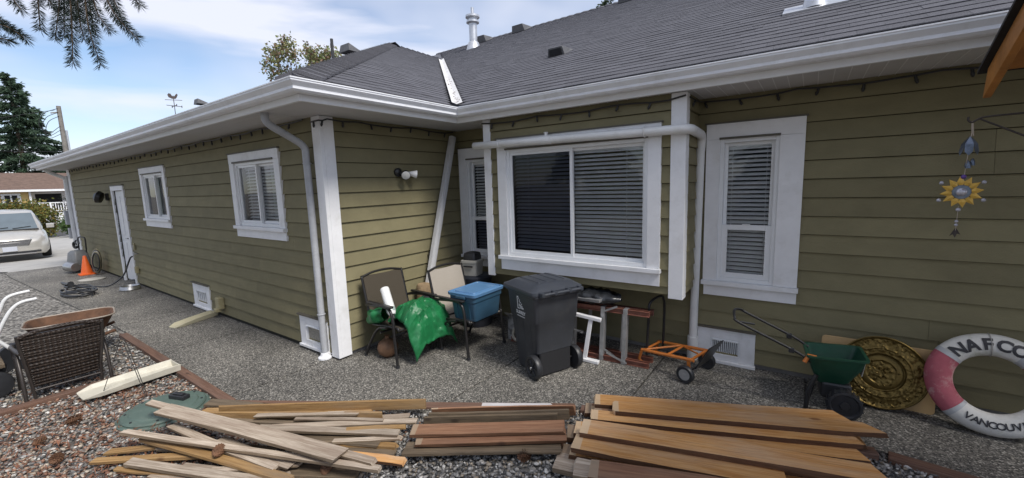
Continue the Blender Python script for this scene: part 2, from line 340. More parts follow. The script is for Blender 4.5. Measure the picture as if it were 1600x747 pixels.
def window(fr, u0, u1, zb, zt, cw, typ, head=.12, sill=.045, apron=.11, blinds=True, glass=(0,0), cw2=None, curtain=None):
    """outer casing u0..u1, apron bottom zb, casing top zt"""
    cw2 = cw2 or cw
    a, b = u0+cw, u1-cw2; z0 = zb+apron+sill; z1 = zt-head
    win = H('window', MB(fr).box(a, a+.035, -.05, .022, z0, z1).box(b-.035, b, -.05, .022, z0, z1).box(a+.035, b-.035, -.05, .022, z0, z0+.04).box(a+.035, b-.035, -.05, .022, z1-.035, z1), m_vinyl, bevel=.003)
    H('head_casing', MB(fr).box(u0, u1, -.0, .044, z1+.001, zt), m_white, win, bevel=.002)
    H('side_casing', MB(fr).box(u0, a-.0005, .0, .041, z0, z1), m_white, win, bevel=.002)
    H('side_casing', MB(fr).box(b+.0005, u1, .0, .041, z0, z1), m_white, win, bevel=.002)
    H('sill', MB(fr).box(u0-.012, u1+.012, .0, .072, zb+apron, z0-.001), m_white, win, bevel=.004)
    H('apron', MB(fr).box(u0+.01, u1-.0, .0, .036, zb, zb+apron-.001), m_white, win, bevel=.002)
    H('drip_cap', MB(fr).box(u0-.015, u1+.015, .0, .056, zt+.001, zt+.014), m_drip, win)
    H('head_trim', MB(fr).box(a-.005, b+.005, .0445, .056, z1-.002, z1+.018), m_drip, win)
    ia, ib, iz0, iz1 = a+.035, b-.035, z0+.04, z1-.035
    def sash(p, q, r, s, d, t=.032, gm=m_glass):
        H('sash', MB(fr).box(p, p+t, d-.02, d+.012, r, s).box(q-t, q, d-.02, d+.012, r, s).box(p+t, q-t, d-.02, d+.012, r, r+t).box(p+t, q-t, d-.02, d+.012, s-t, s), m_vinyl, win, bevel=.002)
        H('pane', MB(fr).add([(p+t-.002, d-.004, r+t-.002), (q-t+.002, d-.004, r+t-.002), (q-t+.002, d-.004, s-t+.002), (p+t-.002, d-.004, s-t+.002)], [(0,1,2,3)]), gm, win)
    gm = [m_glass, m_screen]
    if typ == 'slide':
        mid = (ia+ib)/2; sash(ia, mid+.02, iz0, iz1, -.006, gm=gm[glass[0]]); sash(mid-.02, ib, iz0, iz1, -.042, gm=gm[glass[1]])
    else:
        mid = iz0+(iz1-iz0)*.385; sash(ia, ib, mid-.02, iz1, -.042, gm=gm[glass[0]]); sash(ia, ib, iz0, mid+.02, -.006, gm=gm[glass[1]], t=.05)
        H('sash_lock', MB(fr).box((ia+ib)/2-.035, (ia+ib)/2+.035, -.004, .012, mid+.02, mid+.03), m_vinyl, win)
    if blinds: blind(fr, ia+.02, ib-.02, iz0, iz1, -.095, win)
    if curtain:
        mb = MB(fr); n = 40; p, q = curtain
        for i in range(n):
            ua, ub = p+(q-p)*i/n, p+(q-p)*(i+1)/n; da, db = -.17+.012*math.sin(i*1.7), -.17+.012*math.sin((i+1)*1.7)
            mb.add([(ua, da, iz0), (ub, db, iz0), (ub, db, iz1), (ua, da, iz1)], [(0,1,2,3)])
        H('curtain', mb, m_curtain, win, smooth=60)
    # the dim room behind
    H('room_recess', MB(fr).add([(a,-.02,z0),(b,-.02,z0),(b,-.02,z1),(a,-.02,z1),(a,-.75,z0),(b,-.75,z0),(b,-.75,z1),(a,-.75,z1)], [(4,5,6,7),(0,1,5,4),(1,2,6,5),(2,3,7,6),(3,0,4,7)]), m_room, win)
    return (a, b, z0, z1)
m_curtain = M('sage_curtain', (.42,.5,.40), .8, .1, 20); m_room = M('dim_room', (.10,.10,.11), .9, .1)
def wh(u0, u1, zb, zt, cw, head=.12, sill=.045, apron=.11, cw2=None): return (u0+cw, u1-(cw2 or cw), zb+apron+sill, zt-head)
# openings, trims
W1 = (-10.52, -9.13, 1.32, 2.415, .115); W2 = (-6.50, -5.14, 1.31, 2.42, .13)
V1 = (-8.49, -7.80, .03, .43); V2 = (-5.03, -4.43, .04, .42); V3 = (-.91, -.375, .01, .365)
DOOR = (-12.66, -11.87, .0, 2.03)
wall(FA, -17.1, -4.40, .055, 2.70, [wh(*W1), wh(*W2), (V1[0]+.1, V1[1]-.1, V1[2]+.1, V1[3]-.08), (V2[0]+.1, V2[1]-.1, V2[2]+.1, V2[3]-.08), DOOR], 'side_wall')
wall(FB, 2.685, 4.64, .055, 2.70, [], 'return_wall')
WL = (-4.2, -3.36, .745, 2.43, .15); WR = (-.873, -.062, .715, 2.43, .125); WB = (-3.09, -1.163, .875, 2.44, .125)
wall(FC, -4.30, 6.0, .055, 2.70, [wh(*WL), wh(*WR, cw2=.19), (V3[0]+.1, V3[1]-.1, V3[2]+.1, V3[3]-.08)], 'back_wall')
wall(FY, -3.20, -1.075, .80, 2.70, [wh(*WB)], 'bay_wall')
wall(FS, 4.20, 4.628, .80, 2.70, [], 'bay_side_wall', seams=False)
wall(FZ, -4.628, -4.20, .80, 2.70, [], 'bay_side_wall', seams=False)
H('bay_floor', MB().box(-3.28, -.975, 4.125, 4.648, .79, .80), m_back)
H('foundation', MB().box(-17.05, -4.30, 2.575, 2.62, -.05, .06).box(-4.3, -4.285, 2.57, 4.7, -.05, .06).box(-4.28, 6, 4.66, 4.7, -.05, .06), m_foundation)
window(FA, *W1, 'slide', curtain=(-9.83, -9.28), blinds=False); window(FA, *W2, 'slide', curtain=(-5.78, -5.55)); 
window(FC, *WL, 'hung', head=.16, glass=(0,1)); window(FC, *WR, 'hung', head=.15, cw2=.19); window(FY, *WB, 'slide', head=.13, glass=(1,0), apron=.13)
def post(name, fr, u0, u1, d0, d1, z0, z1): return H(name, MB(fr).box(u0, u1, d0, d1, z0, z1), m_white, bevel=.004)
cp = post('corner_post', ((0,0,0),(1,0,0),(0,1,0)), -4.375, -4.2286, 2.5194, 2.56, .02, 2.686); post('corner_return', ((0,0,0),(1,0,0),(0,1,0)), -4.262, -4.2291, 2.5602, 2.685, .02, 2.686)
post('corner_post', FY, -3.30, -3.195, .0, .03, .775, 2.686); post('corner_post', FY, -1.08, -.945, .0, .03, .765, 2.686)
post('corner_return', FS, 4.116, 4.21, .0, .0195, .766, 2.685); post('corner_return', FZ, -4.21, -4.116, .0, .02, .776, 2.685)
post('corner_post', FA, -17.12, -16.78, .0, .035, .02, 2.686); H('end_wall', MB().box(-17.1, -17.06, 2.57, 9, 0, 2.69), m_siding)
# crawl-space vents
m_mesh = M('vent_screen', (.28,.26,.22), .8, .3, 60)
for fr, v, n in ((FA, V1, 5), (FA, V2, 0), (FC, V3, 13)):
    a, b, c, d = v; va = H('foundation_vent', MB(fr).box(a, a+.13, 0, .035, c+.02, d).box(b-.13, b, 0, .035, c+.02, d).box(a+.13, b-.13, 0, .035, d-.10, d).box(a+.13, b-.13, 0, .035, c+.02, c+.085), m_white, bevel=.003)
    H('drip_cap', MB(fr).box(a-.01, b+.01, 0, .06, d+.001, d+.02), m_drip, va); H('sill', MB(fr).box(a-.01, b+.01, 0, .06, c-.01, c+.019), m_white, va, bevel=.003)
    H('inner_frame', MB(fr).box(a+.131, a+.15, 0, .028, c+.086, d-.101).box(b-.15, b-.131, 0, .028, c+.086, d-.101).box(a+.15, b-.15, 0, .028, d-.122, d-.101).box(a+.15, b-.15, 0, .045, d-.123, d-.112), m_vinyl, va)
    H('screen', MB(fr).box(a+.15, b-.15, -.03, -.02 if n else .012, c+.086, d-.12), m_dark if n else m_mesh, va)
    for i in range(n):
        u = a+.15+(b-a-.30)*(i+.5)/n; H('louvre', MB(fr).box(u-.25*(b-a-.3)/n, u+.25*(b-a-.3)/n, -.005, .012, c+.087, d-.123), m_vinyl, va)
# side door
dr = H('door', MB(FA).box(-12.655, -11.875, -.05, -.012, .04, 2.02), m_vinyl, bevel=.003)
for a, b in ((-12.755, -12.661), (-11.869, -11.775)): H('side_casing', MB(FA).box(a, b, 0, .04, .0, 2.03), m_white, dr, bevel=.003)
H('head_casing', MB(FA).box(-12.755, -11.775, 0, .043, 2.031, 2.13), m_white, dr, bevel=.003); H('drip_cap', MB(FA).box(-12.77, -11.76, 0, .056, 2.131, 2.148), m_drip, dr)
for z0, z1 in ((.2,.9),(1.05,1.9)):
    for a in (-12.58, -12.23): H('panel', MB(FA).box(a, a+.28, -.012, -.003, z0, z1), m_vinyl, dr, bevel=.006)
m_metal = M('brushed_metal', (.45,.45,.45), .35, .15, 20, metal=.9); m_blackm = M('black_metal', (.015,.015,.016), .4, .3, 20); m_blackp = M('black_plastic', (.022,.023,.026), .45, .25, 15)
H('door_handle', MB(FA).tube([(-11.93,-.015,1.0),(-11.93,.05,1.0),(-12.05,.05,1.0)], .011).lathe([(.03,0),(.03,.012)], 14, Matrix.Translation((-11.93,-.01,1.0)) @ Matrix.Rotation(-math.pi/2, 4, 'X')).lathe([(.028,0),(.028,.02)], 14, Matrix.Translation((-11.93,-.012,1.13)) @ Matrix.Rotation(-math.pi/2, 4, 'X')), m_metal, dr, smooth=40)
H('door_stop', MB(FA).box(-12.1, -11.9, -.012, .05, .06, .085), m_blackp, dr)
# ---- soffit, fascia, gutter
H('soffit', MB().box(-17.4, -3.62, 2.02, 2.60, 2.69, 2.70).box(-4.32, -3.62, 2.60, 3.995, 2.69, 2.70).box(-4.32, 6.0, 3.995, 4.70, 2.69, 2.70), m_soffit)
mb = MB()
for i in range(0, 140):
    x = -17.3+i*.1
    if x < -4.4: mb.box(x, x+.006, 2.03, 2.54, 2.6875, 2.6899)
for i in range(0, 95): mb.box(-3.5+i*.1, -3.494+i*.1, 4.0, 4.64, 2.6875, 2.6899)
H('soffit_seams', mb, m_fascia, kind='stuff')
H('fascia', MB().box(-17.42, -3.605, 1.99, 2.02, 2.675, 2.83), m_fascia, bevel=.003); H('fascia', MB().box(-3.635, -3.606, 2.0205, 3.968, 2.676, 2.83), m_fascia, bevel=.003); H('fascia', MB().box(-3.634, 6.0, 3.97, 4.0, 2.675, 2.83), m_fascia, bevel=.003)
H('fascia', MB().box(-17.45, -17.421, 1.992, 3.2, 2.675, 2.83), m_fascia)
GP = [(.003,2.735),(.075,2.735),(.095,2.752),(.095,2.775),(.125,2.812),(.125,2.826),(.131,2.828),(.131,2.838),(.117,2.838),(.117,2.818),(.088,2.78),(.088,2.757),(.070,2.742),(.010,2.742),(.010,2.832),(.003,2.832)]
def gut(f0, f1, name='gutter', m=m_gutter): return H(name, MB().loft([[f0(d)+(z,) for d, z in GP], [f1(d)+(z,) for d, z in GP]]), m)
gut(lambda d: (-17.47, 1.99-d), lambda d: (-3.605+d, 1.99-d)); gut(lambda d: (-3.605+d, 1.99-d), lambda d: (-3.605+d, 3.97-d)); gC = gut(lambda d: (-3.605+d, 3.97-d), lambda d: (6.0, 3.97-d))
m_gguard = M('gutter_top', (.50,.50,.52), .6, .15, 6, coord='World')
H('drip_edge', MB().add([(-17.47,1.90,2.843),(-3.515,1.90,2.843),(-3.605,2.0,2.862),(-17.47,2.0,2.862)],[(0,1,2,3)]), m_gguard); H('drip_edge', MB().add([(-3.515,1.90,2.843),(-3.515,3.88,2.843),(-3.605,3.97,2.862),(-3.605,1.99,2.862)],[(0,1,2,3)]), m_gguard); H('drip_edge', MB().add([(-3.515,3.88,2.843),(6,3.88,2.843),(6,3.98,2.862),(-3.605,3.98,2.862)],[(0,1,2,3)]), m_gguard)
# ---- roof planes
PT = .485; xE, yA, yC, ze = -3.57, 1.955, 3.935, 2.862; SW, SM = 6.1, 8.7
pk = (xE-SW, yA+SW, ze+PT*SW); V = (xE-SW, yC+SW, ze+PT*SW); V2r = (xE-SM, yC+SM, ze+PT*SM)
mb = MB(); rz = pk[2]
mb.add([(-17.48,yA,ze),(xE,yA,ze),pk,(-27.2,pk[1],rz),(-27.2,5.2,ze+PT*(5.2-yA)),(-17.48,5.2,ze+PT*(5.2-yA))],[(0,1,2,3,4,5)])
mb.add([(xE,yA,ze),(xE,yC,ze),V,pk],[(0,1,2,3)])
mb.add([(xE,yC,ze),(6,yC,ze),(6,V2r[1],V2r[2]),V2r,(V2r[0]-2.2,V2r[1]-2.2,V2r[2]-PT*2.2),V],[(0,1,2,3,4,5)])
mb.add([pk,V,(V[0]-4,V[1],rz-PT*4),(pk[0]-4,pk[1]+4,rz-PT*4)],[(0,1,2,3)])
mb.add([(-27.2,pk[1],rz),pk,(pk[0]-4,pk[1]+4,rz-PT*4),(-27.2,pk[1]+4,rz-PT*4)],[(0,1,2,3)])
mb.add([V2r,(6,V2r[1],V2r[2]),(6,V2r[1]+8,V2r[2]-PT*8),(V2r[0],V2r[1]+8,V2r[2]-PT*8)],[(0,1,2,3)])
roof = H('roof', mb, m_shingle)
# shingles: tabs laid course by course
EXS = .145; cs = 1/math.sqrt(1+PT*PT); tabs = []
def course(origin, e, u, n, rows, rng):
    for r in range(rows):
        sd = r*EXS; a, b = rng(sd*cs)
        x = a+rnd.uniform(-.3, 0)
        while x < b:
            w_ = rnd.choice((.16,.22,.28,.34)); x0, x1 = max(x, a), min(x+w_-.0015, b)
            if x1-x0 > .03: tabs.append((origin, e, u, n, x0, x1, sd, rnd.random()))
            x += w_
U_C = Vector((0, cs, PT*cs)); N_C = Vector((0, -PT*cs, cs)); U_B = Vector((-cs, 0, PT*cs)); N_B = Vector((PT*cs, 0, cs))
course(Vector((0, yC, ze)), Vector((1,0,0)), U_C, N_C, int(SM/cs/EXS), lambda h: (xE-h+.05, min(3.2, 1.4+.35*h)))
course(Vector((xE, 0, ze)), Vector((0,1,0)), U_B, N_B, int(SW/cs/EXS), lambda h: (yA+h+.02, yC+h-.05))
camp = Vector((0,0,CAMH))
def tabsize(t):
    p = t[0]+t[1]*((t[4]+t[5])/2)+t[2]*t[6]; d = p-camp; z = d.dot(fw)
    if z < .5: return 0
    sx, sy = 800+655.4*d.dot(rt)/z, 373.5-655.4*d.dot(up)/z
    return (t[5]-t[4])/(z*z) if (-20 < sx < 1620 and -20 < sy < 760) else 0
tabs.sort(key=tabsize, reverse=True)
ub = MB().hexa([(0,0,0),(1,0,0),(1,EXS+.03,-.003),(0,EXS+.03,-.003),(0,0,.008),(1,0,.008),(1,EXS+.03,.001),(0,EXS+.03,.001)]).mesh('shingle', m_shingle)
big, tone = MB(), []
for i, (o_, e, u, n, a, b, sd_, rr) in enumerate(tabs):
    p = o_+e*a+u*sd_; lift = .004+.003*rr
    if i < 300:
        q = link('shingle', ub, roof); q.matrix_local = Matrix.Translation(p+n*lift-HL) @ Matrix((e, u, n)).transposed().to_4x4() @ Matrix.Diagonal((b-a, 1, 1, 1))
    else:
        w_ = b-a; c = [p+e*x*w_+u*y+n*(z+lift) for x, y, z in ((0,0,0),(1,0,0),(1,EXS+.03,-.003),(0,EXS+.03,-.003),(0,0,.008),(1,0,.008),(1,EXS+.03,.001),(0,EXS+.03,.001))]
        big.hexa(c); tone += [rr]*8
st = H('shingle_field', big, m_shingle, roof, kind='stuff'); at = st.data.attributes.new('tone', 'FLOAT', 'POINT'); at.data.foreach_set('value', tone)
# hip and ridge caps
capm = None
def caps(a, b, n1, n2, step=.19, w_=.20, name='hip_cap'):
    a, b = Vector(a), Vector(b); d = (b-a).normalized(); Ld = (b-a).length; s1 = d.cross(n1).normalized(); s2 = n2.cross(d).normalized()
    if s1.z > 0: s1 = -s1
    if s2.z > 0: s2 = -s2
    m = MB(); L_ = step+.06
    for s_ in (s1, s2):
        q = [Vector(), s_*w_, s_*w_+d*L_, d*L_]; nn = (Vector((0,0,1)))
        m.hexa([v+nn*z for z, grp in ((.012,0),) for v in q]+[q[0]+nn*.05, q[1]+nn*.045, q[2]+nn*.016, q[3]+nn*.016])
    me = m.mesh(name, m_shingle); k = 0
    while k*step < Ld-.1: link(name, me, roof, a+d*(k*step)-HL); k += 1
N_A = Vector((0,-PT*cs,cs)); caps((xE-.05,yA+.05,ze+.03), pk, N_A, N_B)
caps(pk, V, N_B, Vector((-PT*cs,0,cs)), step=.2, name='ridge_cap'); caps((-27.2,pk[1],rz), (pk[0],pk[1],rz), N_A, Vector((0,PT*cs,cs)), step=.3, name='ridge_cap'); caps(V2r, (6,V2r[1],V2r[2]), N_C, Vector((0,PT*cs,cs)), step=.25, name='ridge_cap')
# open valley with metal flashing and moss
m_valley = M('valley_flashing', (.62,.61,.6), .5, .1, 4, coord='World', dirt=(.22,.15,.10), dscale=7, damt=.75)
a = Vector((xE+.06, yC-.06, ze)); b = Vector(V); dv = (b-a); s1, s2 = Vector((0,-1,0)), Vector((1,0,PT*0))
H('valley_flashing', MB().add([a+Vector((0,-.09,.030)), a+Vector((0,0,.018)), a+Vector((.09,0,.030)), b+Vector((.0,-.11,.03)), b+Vector((0,0,.02)), b+Vector((.11,0,.03))], [(0,1,4,3),(1,2,5,4)]), m_valley, roof)
m_litter = M('needle_litter', (.10,.055,.03), .9, .5, 40)
mb = MB()
for i in range(36):
    t = rnd.random()**2.2*.35; p = a.lerp(b, t)+Vector((rnd.uniform(-.02,.05), rnd.uniform(-.05,.02), .035)); s_ = rnd.uniform(.004,.013)
    mb.add([p+Vector((s_,0,0)), p+Vector((0,s_,0)), p+Vector((-s_,0,0)), p+Vector((0,-s_,.0)), p+Vector((0,0,s_*.7))], [(0,1,4),(1,2,4),(2,3,4),(3,0,4)])
H('needle_litter', mb, m_litter, roof, kind='stuff')
def onC(x, y): return Vector((x, y, ze+PT*(y-yC)+.01))
def rz_(x, y, w): return Matrix.Translation(onC(x, y)) @ Matrix.Rotation(math.atan(PT), 4, 'X')
m_vent = M('roof_vent_plastic', (.10,.10,.105), .6, .2, 10); m_galv = M('galvanised', (.55,.56,.58), .35, .12, 9, metal=.75, coord='World', rough2=.5)
def roofvent(Mx, nm='roof_vent', s=1):
    m = MB(); m.hexa([Mx @ Vector(q)*1 for q in [(-.15*s,-.14*s,.0),(.15*s,-.14*s,.0),(.16*s,.16*s,.0),(-.16*s,.16*s,.0),(-.12*s,-.12*s,.13*s),(.12*s,-.12*s,.13*s),(.13*s,.13*s,.03*s),(-.13*s,.13*s,.03*s)]])
    v = H(nm, m, m_vent, roof, bevel=.01); H('vent_mouth', MB().hexa([Mx @ Vector(q) for q in [(-.11*s,-.146*s,.015),(.11*s,-.146*s,.015),(.11*s,-.13*s,.015),(-.11*s,-.13*s,.015),(-.10*s,-.137*s,.105*s),(.10*s,-.137*s,.105*s),(.1*s,-.12*s,.105*s),(-.1*s,-.12*s,.105*s)]]), m_dark, roof) if nm == 'roof_vent' else None
roofvent(rz_(-3.25, 5.98, 0))
for x in (-8.1, -4.45, -9.7): roofvent(Matrix.Translation((x, V2r[1]-.35, V2r[2]-.15)) @ Matrix.Rotation(math.atan(PT), 4, 'X'), 'ridge_vent', 1.7)
roofvent(Matrix.Translation((-11.3, pk[1]-.1, rz+.05)), 'ridge_vent', 1.7); roofvent(Matrix.Translation((-22.6, pk[1]-.1, rz+.05)), 'ridge_vent', 1.7)
p = onC(-.06, 5.32); tl = Matrix.Translation(p)
fl = H('pipe_flashing', MB().hexa([rz_(-.06,5.32,0) @ Vector(q) for q in [(-.26,-.16,.0),(.26,-.16,.0),(.26,.2,.0),(-.26,.2,.0),(-.26,-.16,.02),(.26,-.16,.02),(.26,.2,.012),(-.26,.2,.012)]]), m_galv, roof)
H('vent_pipe', MB().lathe([(.11,-.02),(.085,.10),(.052,.125),(.052,.42),(.046,.42),(.046,.2)], 20, tl), m_galv, roof, smooth=40)
p = onC(-9.25, 11.15); tl = Matrix.Translation(p)
H('flue_pipe', MB().lathe([(.26,-.15),(.17,.14),(.13,.17),(.13,.72),(.21,.75),(.21,.80),(.14,.82),(.14,.88),(.23,.91),(.23,.97),(.09,1.01),(.05,1.02),(.05,1.22),(.04,1.22)], 22, tl), m_galv, roof, smooth=40)
H('vent_pipe', MB().tube([(-12.15, 7.9, 5.6), (-12.15, 7.9, 6.45)], .045), m_blackp, roof, smooth=40)
# ---- downspouts
def rsq(path, w_, h_): # rounded rectangular pipe
    m = MB(); m.tube(path, w_/2, 4); return m
H('downspout', MB().tube(smoothpath([(-4.46,2.10,2.70),(-4.46,2.10,2.62),(-4.46,2.16,2.56),(-4.46,2.40,2.43),(-4.455,2.47,2.36),(-4.452,2.475,2.26),(-4.45,2.478,1.5),(-4.45,2.478,.04)],4), .037, 10), m_spout, smooth=50)
for z in (2.2, .52): H('pipe_strap', MB().tube(arc((-4.45,2.478,z), .04, 0, 2*math.pi, 16, (1,0,0), (0,1,0)), .006, 6), m_spout, smooth=50)
H('drain_collar', MB().lathe([(.075,.0),(.075,.018),(.05,.035),(.042,.07)], 16, Matrix.Translation((-4.45,2.478,.0))), m_white, smooth=40)
y_ = 4.015
dp = H('cross_pipe', MB().tube([(-3.40,y_,2.385),(-3.39,y_,2.385),(-2.38,y_,2.372),(-2.36,y_,2.372),(-.99,y_,2.353)], [.03,.042,.042,.042,.042], 14), m_pipe, smooth=50)
H('pipe_elbow', MB().tube(smoothpath([(-1.0,y_,2.353),(-.95,y_,2.352),(-.905,y_+.04,2.35),(-.895,y_+.12,2.345),(-.90,y_+.3,2.34),(-.905,4.48,2.335),(-.91,4.545,2.32),(-.915,4.575,2.27),(-.92,4.58,2.18)],4), .043, 14), m_pipe, dp, smooth=50)
H('pipe_coupling', MB().tube([(-2.42,y_,2.3725),(-2.30,y_,2.371)], .048, 14).lathe([(.018,.04),(.018,.075),(.026,.078),(.02,.085)], 12, Matrix.Translation((-2.37,y_,2.372))), m_pipe, dp, smooth=50)
H('downspout', MB().tube([(-.92,4.58,2.2),(-.945,4.585,.32),(-.948,4.585,.22)], .041, 12), m_pipe, smooth=50); H('drain_collar', MB().tube([(-.948,4.585,.25),(-.95,4.585,.0)], .052, 12), m_pipe, smooth=50)
for x in (-3.0, -1.3): H('pipe_strap', MB().tube(arc((x, y_, 2.379 if x < -2 else 2.357), .045, 0, 2*math.pi, 16, (0,1,0)), .006, 6).box(x-.012, x+.012, y_+.04, 4.09, 2.36, 2.38), m_pipe, dp, smooth=50)
H('downspout', MB().tube(smoothpath([(-17.0,2.1,2.69),(-17.05,2.2,2.6),(-17.1,2.46,2.45),(-17.1,2.475,2.3),(-17.1,2.475,.05)],4), .05, 8), m_pipe, smooth=50)
# ---- lights and boxes on the walls
lw = Vector((-4.245, 3.52, 2.10))
wl = H('floodlight', MB().lathe([(.055,0),(.055,.03),(.03,.05)], 16, Matrix.Translation(lw) @ Matrix.Rotation(math.pi/2, 4, 'Y')), m_blackm, smooth=40)
def lampM(p, d): return Matrix.Translation(p) @ Vector(d).to_track_quat('Z','Y').to_matrix().to_4x4()
m_lens = M('lamp_lens', (.6,.6,.58), .2, .1)
H('sensor_head', MB().tube([lw+Vector((.03,0,0)), lw+Vector((.07,.02,-.02))], .014).lathe([(.02,-.05),(.048,-.03),(.058,.03),(.055,.035)], 18, lampM(lw+Vector((.12,.03,-.03)), (.75,-.55,-.35))), m_blackm, wl, smooth=40)
H('lamp_lens', MB().lathe([(.054,.034),(.04,.042),(.0,.045)], 18, lampM(lw+Vector((.12,.03,-.03)), (.75,-.55,-.35))), m_lens, wl, smooth=50)
H('spot_bulb', MB().tube([lw+Vector((.03,.02,0)), lw+Vector((.08,.10,-.02))], .013).lathe([(.02,-.05),(.026,-.02),(.05,.05),(.048,.06),(.0,.068)], 18, lampM(lw+Vector((.10,.15,-.02)), (.55,.75,-.15))), m_white, wl, smooth=50)
lw = Vector((-13.1, 2.53, 1.90)); wl = H('wall_lantern', MB().box(-13.16,-13.04,2.49,2.53,1.82,1.98).lathe([(.03,-.06),(.12,-.05),(.14,.02),(.09,.07),(.02,.09)], 14, lampM(lw+Vector((-.08,-.14,0)), (-.5,-.8,.3))), m_blackm, smooth=40)
m_beigep = M('tan_plastic', (.32,.28,.16), .5, .15)
H('outlet_cover', MB(FA).box(-7.42,-7.28,.02,.10,.14,.32).box(-7.40,-7.30,.06,.14,.10,.16), m_beigep, bevel=.012); H('outlet_cover', MB(FA).box(-11.62,-11.52,.02,.08,.28,.42), m_beigep, bevel=.01); H('outlet_cover', MB(FA).box(-11.6,-11.54,.02,.05,.78,.92), m_beigep, bevel=.006)
tap = H('hose_tap', MB(FA).tube([(-11.48,0,.7),(-11.48,.09,.7),(-11.48,.10,.66)], .012).lathe([(.025,0),(.025,.01)],10,Matrix.Translation((-11.48,.07,.735))), m_metal, smooth=40)
# utility meter panel at the end post
H('meter_box', MB().box(-17.3,-17.12,2.36,2.52,1.15,1.55).box(-17.26,-17.12,2.38,2.5,.75,1.05), m_spout, bevel=.01)
# ============================================================ things by the house wall
m_chairfr = M('black_chair_frame', (.014,.013,.013), .4, .3, 20); m_sling_b = M('brown_sling', (.06,.048,.033), .9, .25, 220, bump=.3, bscale=300); m_sling_t = M('tan_sling', (.36,.32,.27), .85, .12, 200, bump=.3, bscale=300)
def sling_chair(label, loc, rz, sling, high=.95, group=None):
    t = thing('patio_chair', label, 'chair', loc, rz, group); w = .27
    for s in (-1, 1):
        y = s*w
        part('side_rail', MB().tube(smoothpath([(.30,y,.40),(.27,y,.425),(.02,y,.405),(-.17,y,.39),(-.22,y,.43),(-.27,y,.60),(-.34,y,high-.03),(-.345,y,high)],4), .015), m_chairfr, t, smooth=50)
        part('front_leg', MB().tube(smoothpath([(.30,s*.31,0),(.27,s*.305,.30),(.25,s*.30,.52),(.20,s*.30,.62),(.08,s*.30,.64),(-.15,s*.30,.62),(-.27,s*.285,.60)],4), .016), m_chairfr, t, smooth=50)
        part('rear_leg', MB().tube(smoothpath([(.12,s*.30,.41),(-.05,s*.30,.36),(-.22,s*.31,.15),(-.30,s*.315,0)],4), .015), m_chairfr, t, smooth=50)
        part('armrest', MB().prism([(.24,-.028),(.26,-.01),(.26,.01),(.24,.028),(-.20,.02),(-.20,-.02)], .645, .665, lambda a, b, h, s=s: (a, s*.30+b, h)), m_chairfr, t, bevel=.006)
        for x in (.30, -.30): part('foot_cap', MB().lathe([(.021,0),(.021,.03)], 10, Matrix.Translation((x, s*(.31 if x > 0 else .315), 0))), m_blackp, t, smooth=50)
    for a, b in (((.30,-w,.40),(.30,w,.40)), ((-.17,-w,.39),(-.17,w,.39)), ((.0,-.3,.33),(.0,.3,.33))): part('cross_bar', MB().tube([a, b], .012), m_chairfr, t, smooth=50)
    part('top_rail', MB().tube(smoothpath([(-.345,-w,high-.01),(-.355,-w*.5,high+.02),(-.357,0,high+.028),(-.355,w*.5,high+.02),(-.345,w,high-.01)],4), .014), m_chairfr, t, smooth=50)
    prof = smoothpath([(.30,.412),(.15,.405),(0,.395),(-.14,.392),(-.20,.42),(-.245,.54),(-.29,.72),(-.345,high+.005)],5) if 0 else None
    P2 = [Vector((a,b,0)) for a, b in [(.30,.415),(.15,.40),(0,.388),(-.14,.395),(-.205,.44),(-.25,.56),(-.295,.74),(-.345,high+.01)]]
    P2 = smoothpath(P2, 4); m = MB(); n = len(P2); k = 6; vs = []
    for p in P2:
        for j in range(k+1):
            y = -w+2*w*j/k; sag = .018*(1-(2*j/k-1)**2); vs.append((p.x-sag*.3, y, p.y-sag))
    vs += [(v[0]-.002, v[1], v[2]-.004) for v in vs]; o_ = n*(k+1)
    fs = [(i*(k+1)+j, i*(k+1)+j+1, (i+1)*(k+1)+j+1, (i+1)*(k+1)+j) for i in range(n-1) for j in range(k)]
    m.add(vs, fs+[tuple(q+o_ for q in reversed(f)) for f in fs]); part('sling', m, sling, t, smooth=60)
    return t
sling_chair('brown mesh patio chair against the return wall with a green tarp on it', (-3.78, 3.07, 0), R(-4), m_sling_b, .92)
sling_chair('tan sling patio chair holding the blue storage tote', (-3.27, 3.62, 0), R(-3), m_sling_t, .93)
# green tarp bundle over the first chair: crumpled sheet
m_tarp = M('green_tarp', (.010,.14,.045), .42, .25, 9, bump=.5, bscale=14, rough2=.5)
def crumple(fn, nu, nv, amp, seed, thick=.006):
    r = np.random.RandomState(seed); g = r.randn(nu//3+3, nv//3+3)*.6; vs = []; W_ = r.randn(5,3)*np.array([1.3,1.3,3])
    for i in range(nu+1):
        for j in range(nv+1):
            a, b = i/3, j/3; ia, ib = int(a), int(b); fa, fb = a-ia, b-ib
            h = g[ia,ib]*(1-fa)*(1-fb)+g[ia+1,ib]*fa*(1-fb)+g[ia,ib+1]*(1-fa)*fb+g[ia+1,ib+1]*fa*fb+.35*r.randn()*.5
            h += 1.1*sum(abs(math.sin(c_[0]*i/nu*6+c_[1]*j/nv*6+c_[2]))-.6 for c_ in W_)
            p, n_ = fn(i/nu, j/nv); vs.append(Vector(p)+Vector(n_)*h*amp)
    return vs, [(i*(nv+1)+j, i*(nv+1)+j+1, (i+1)*(nv+1)+j+1, (i+1)*(nv+1)+j) for i in range(nu) for j in range(nv)]
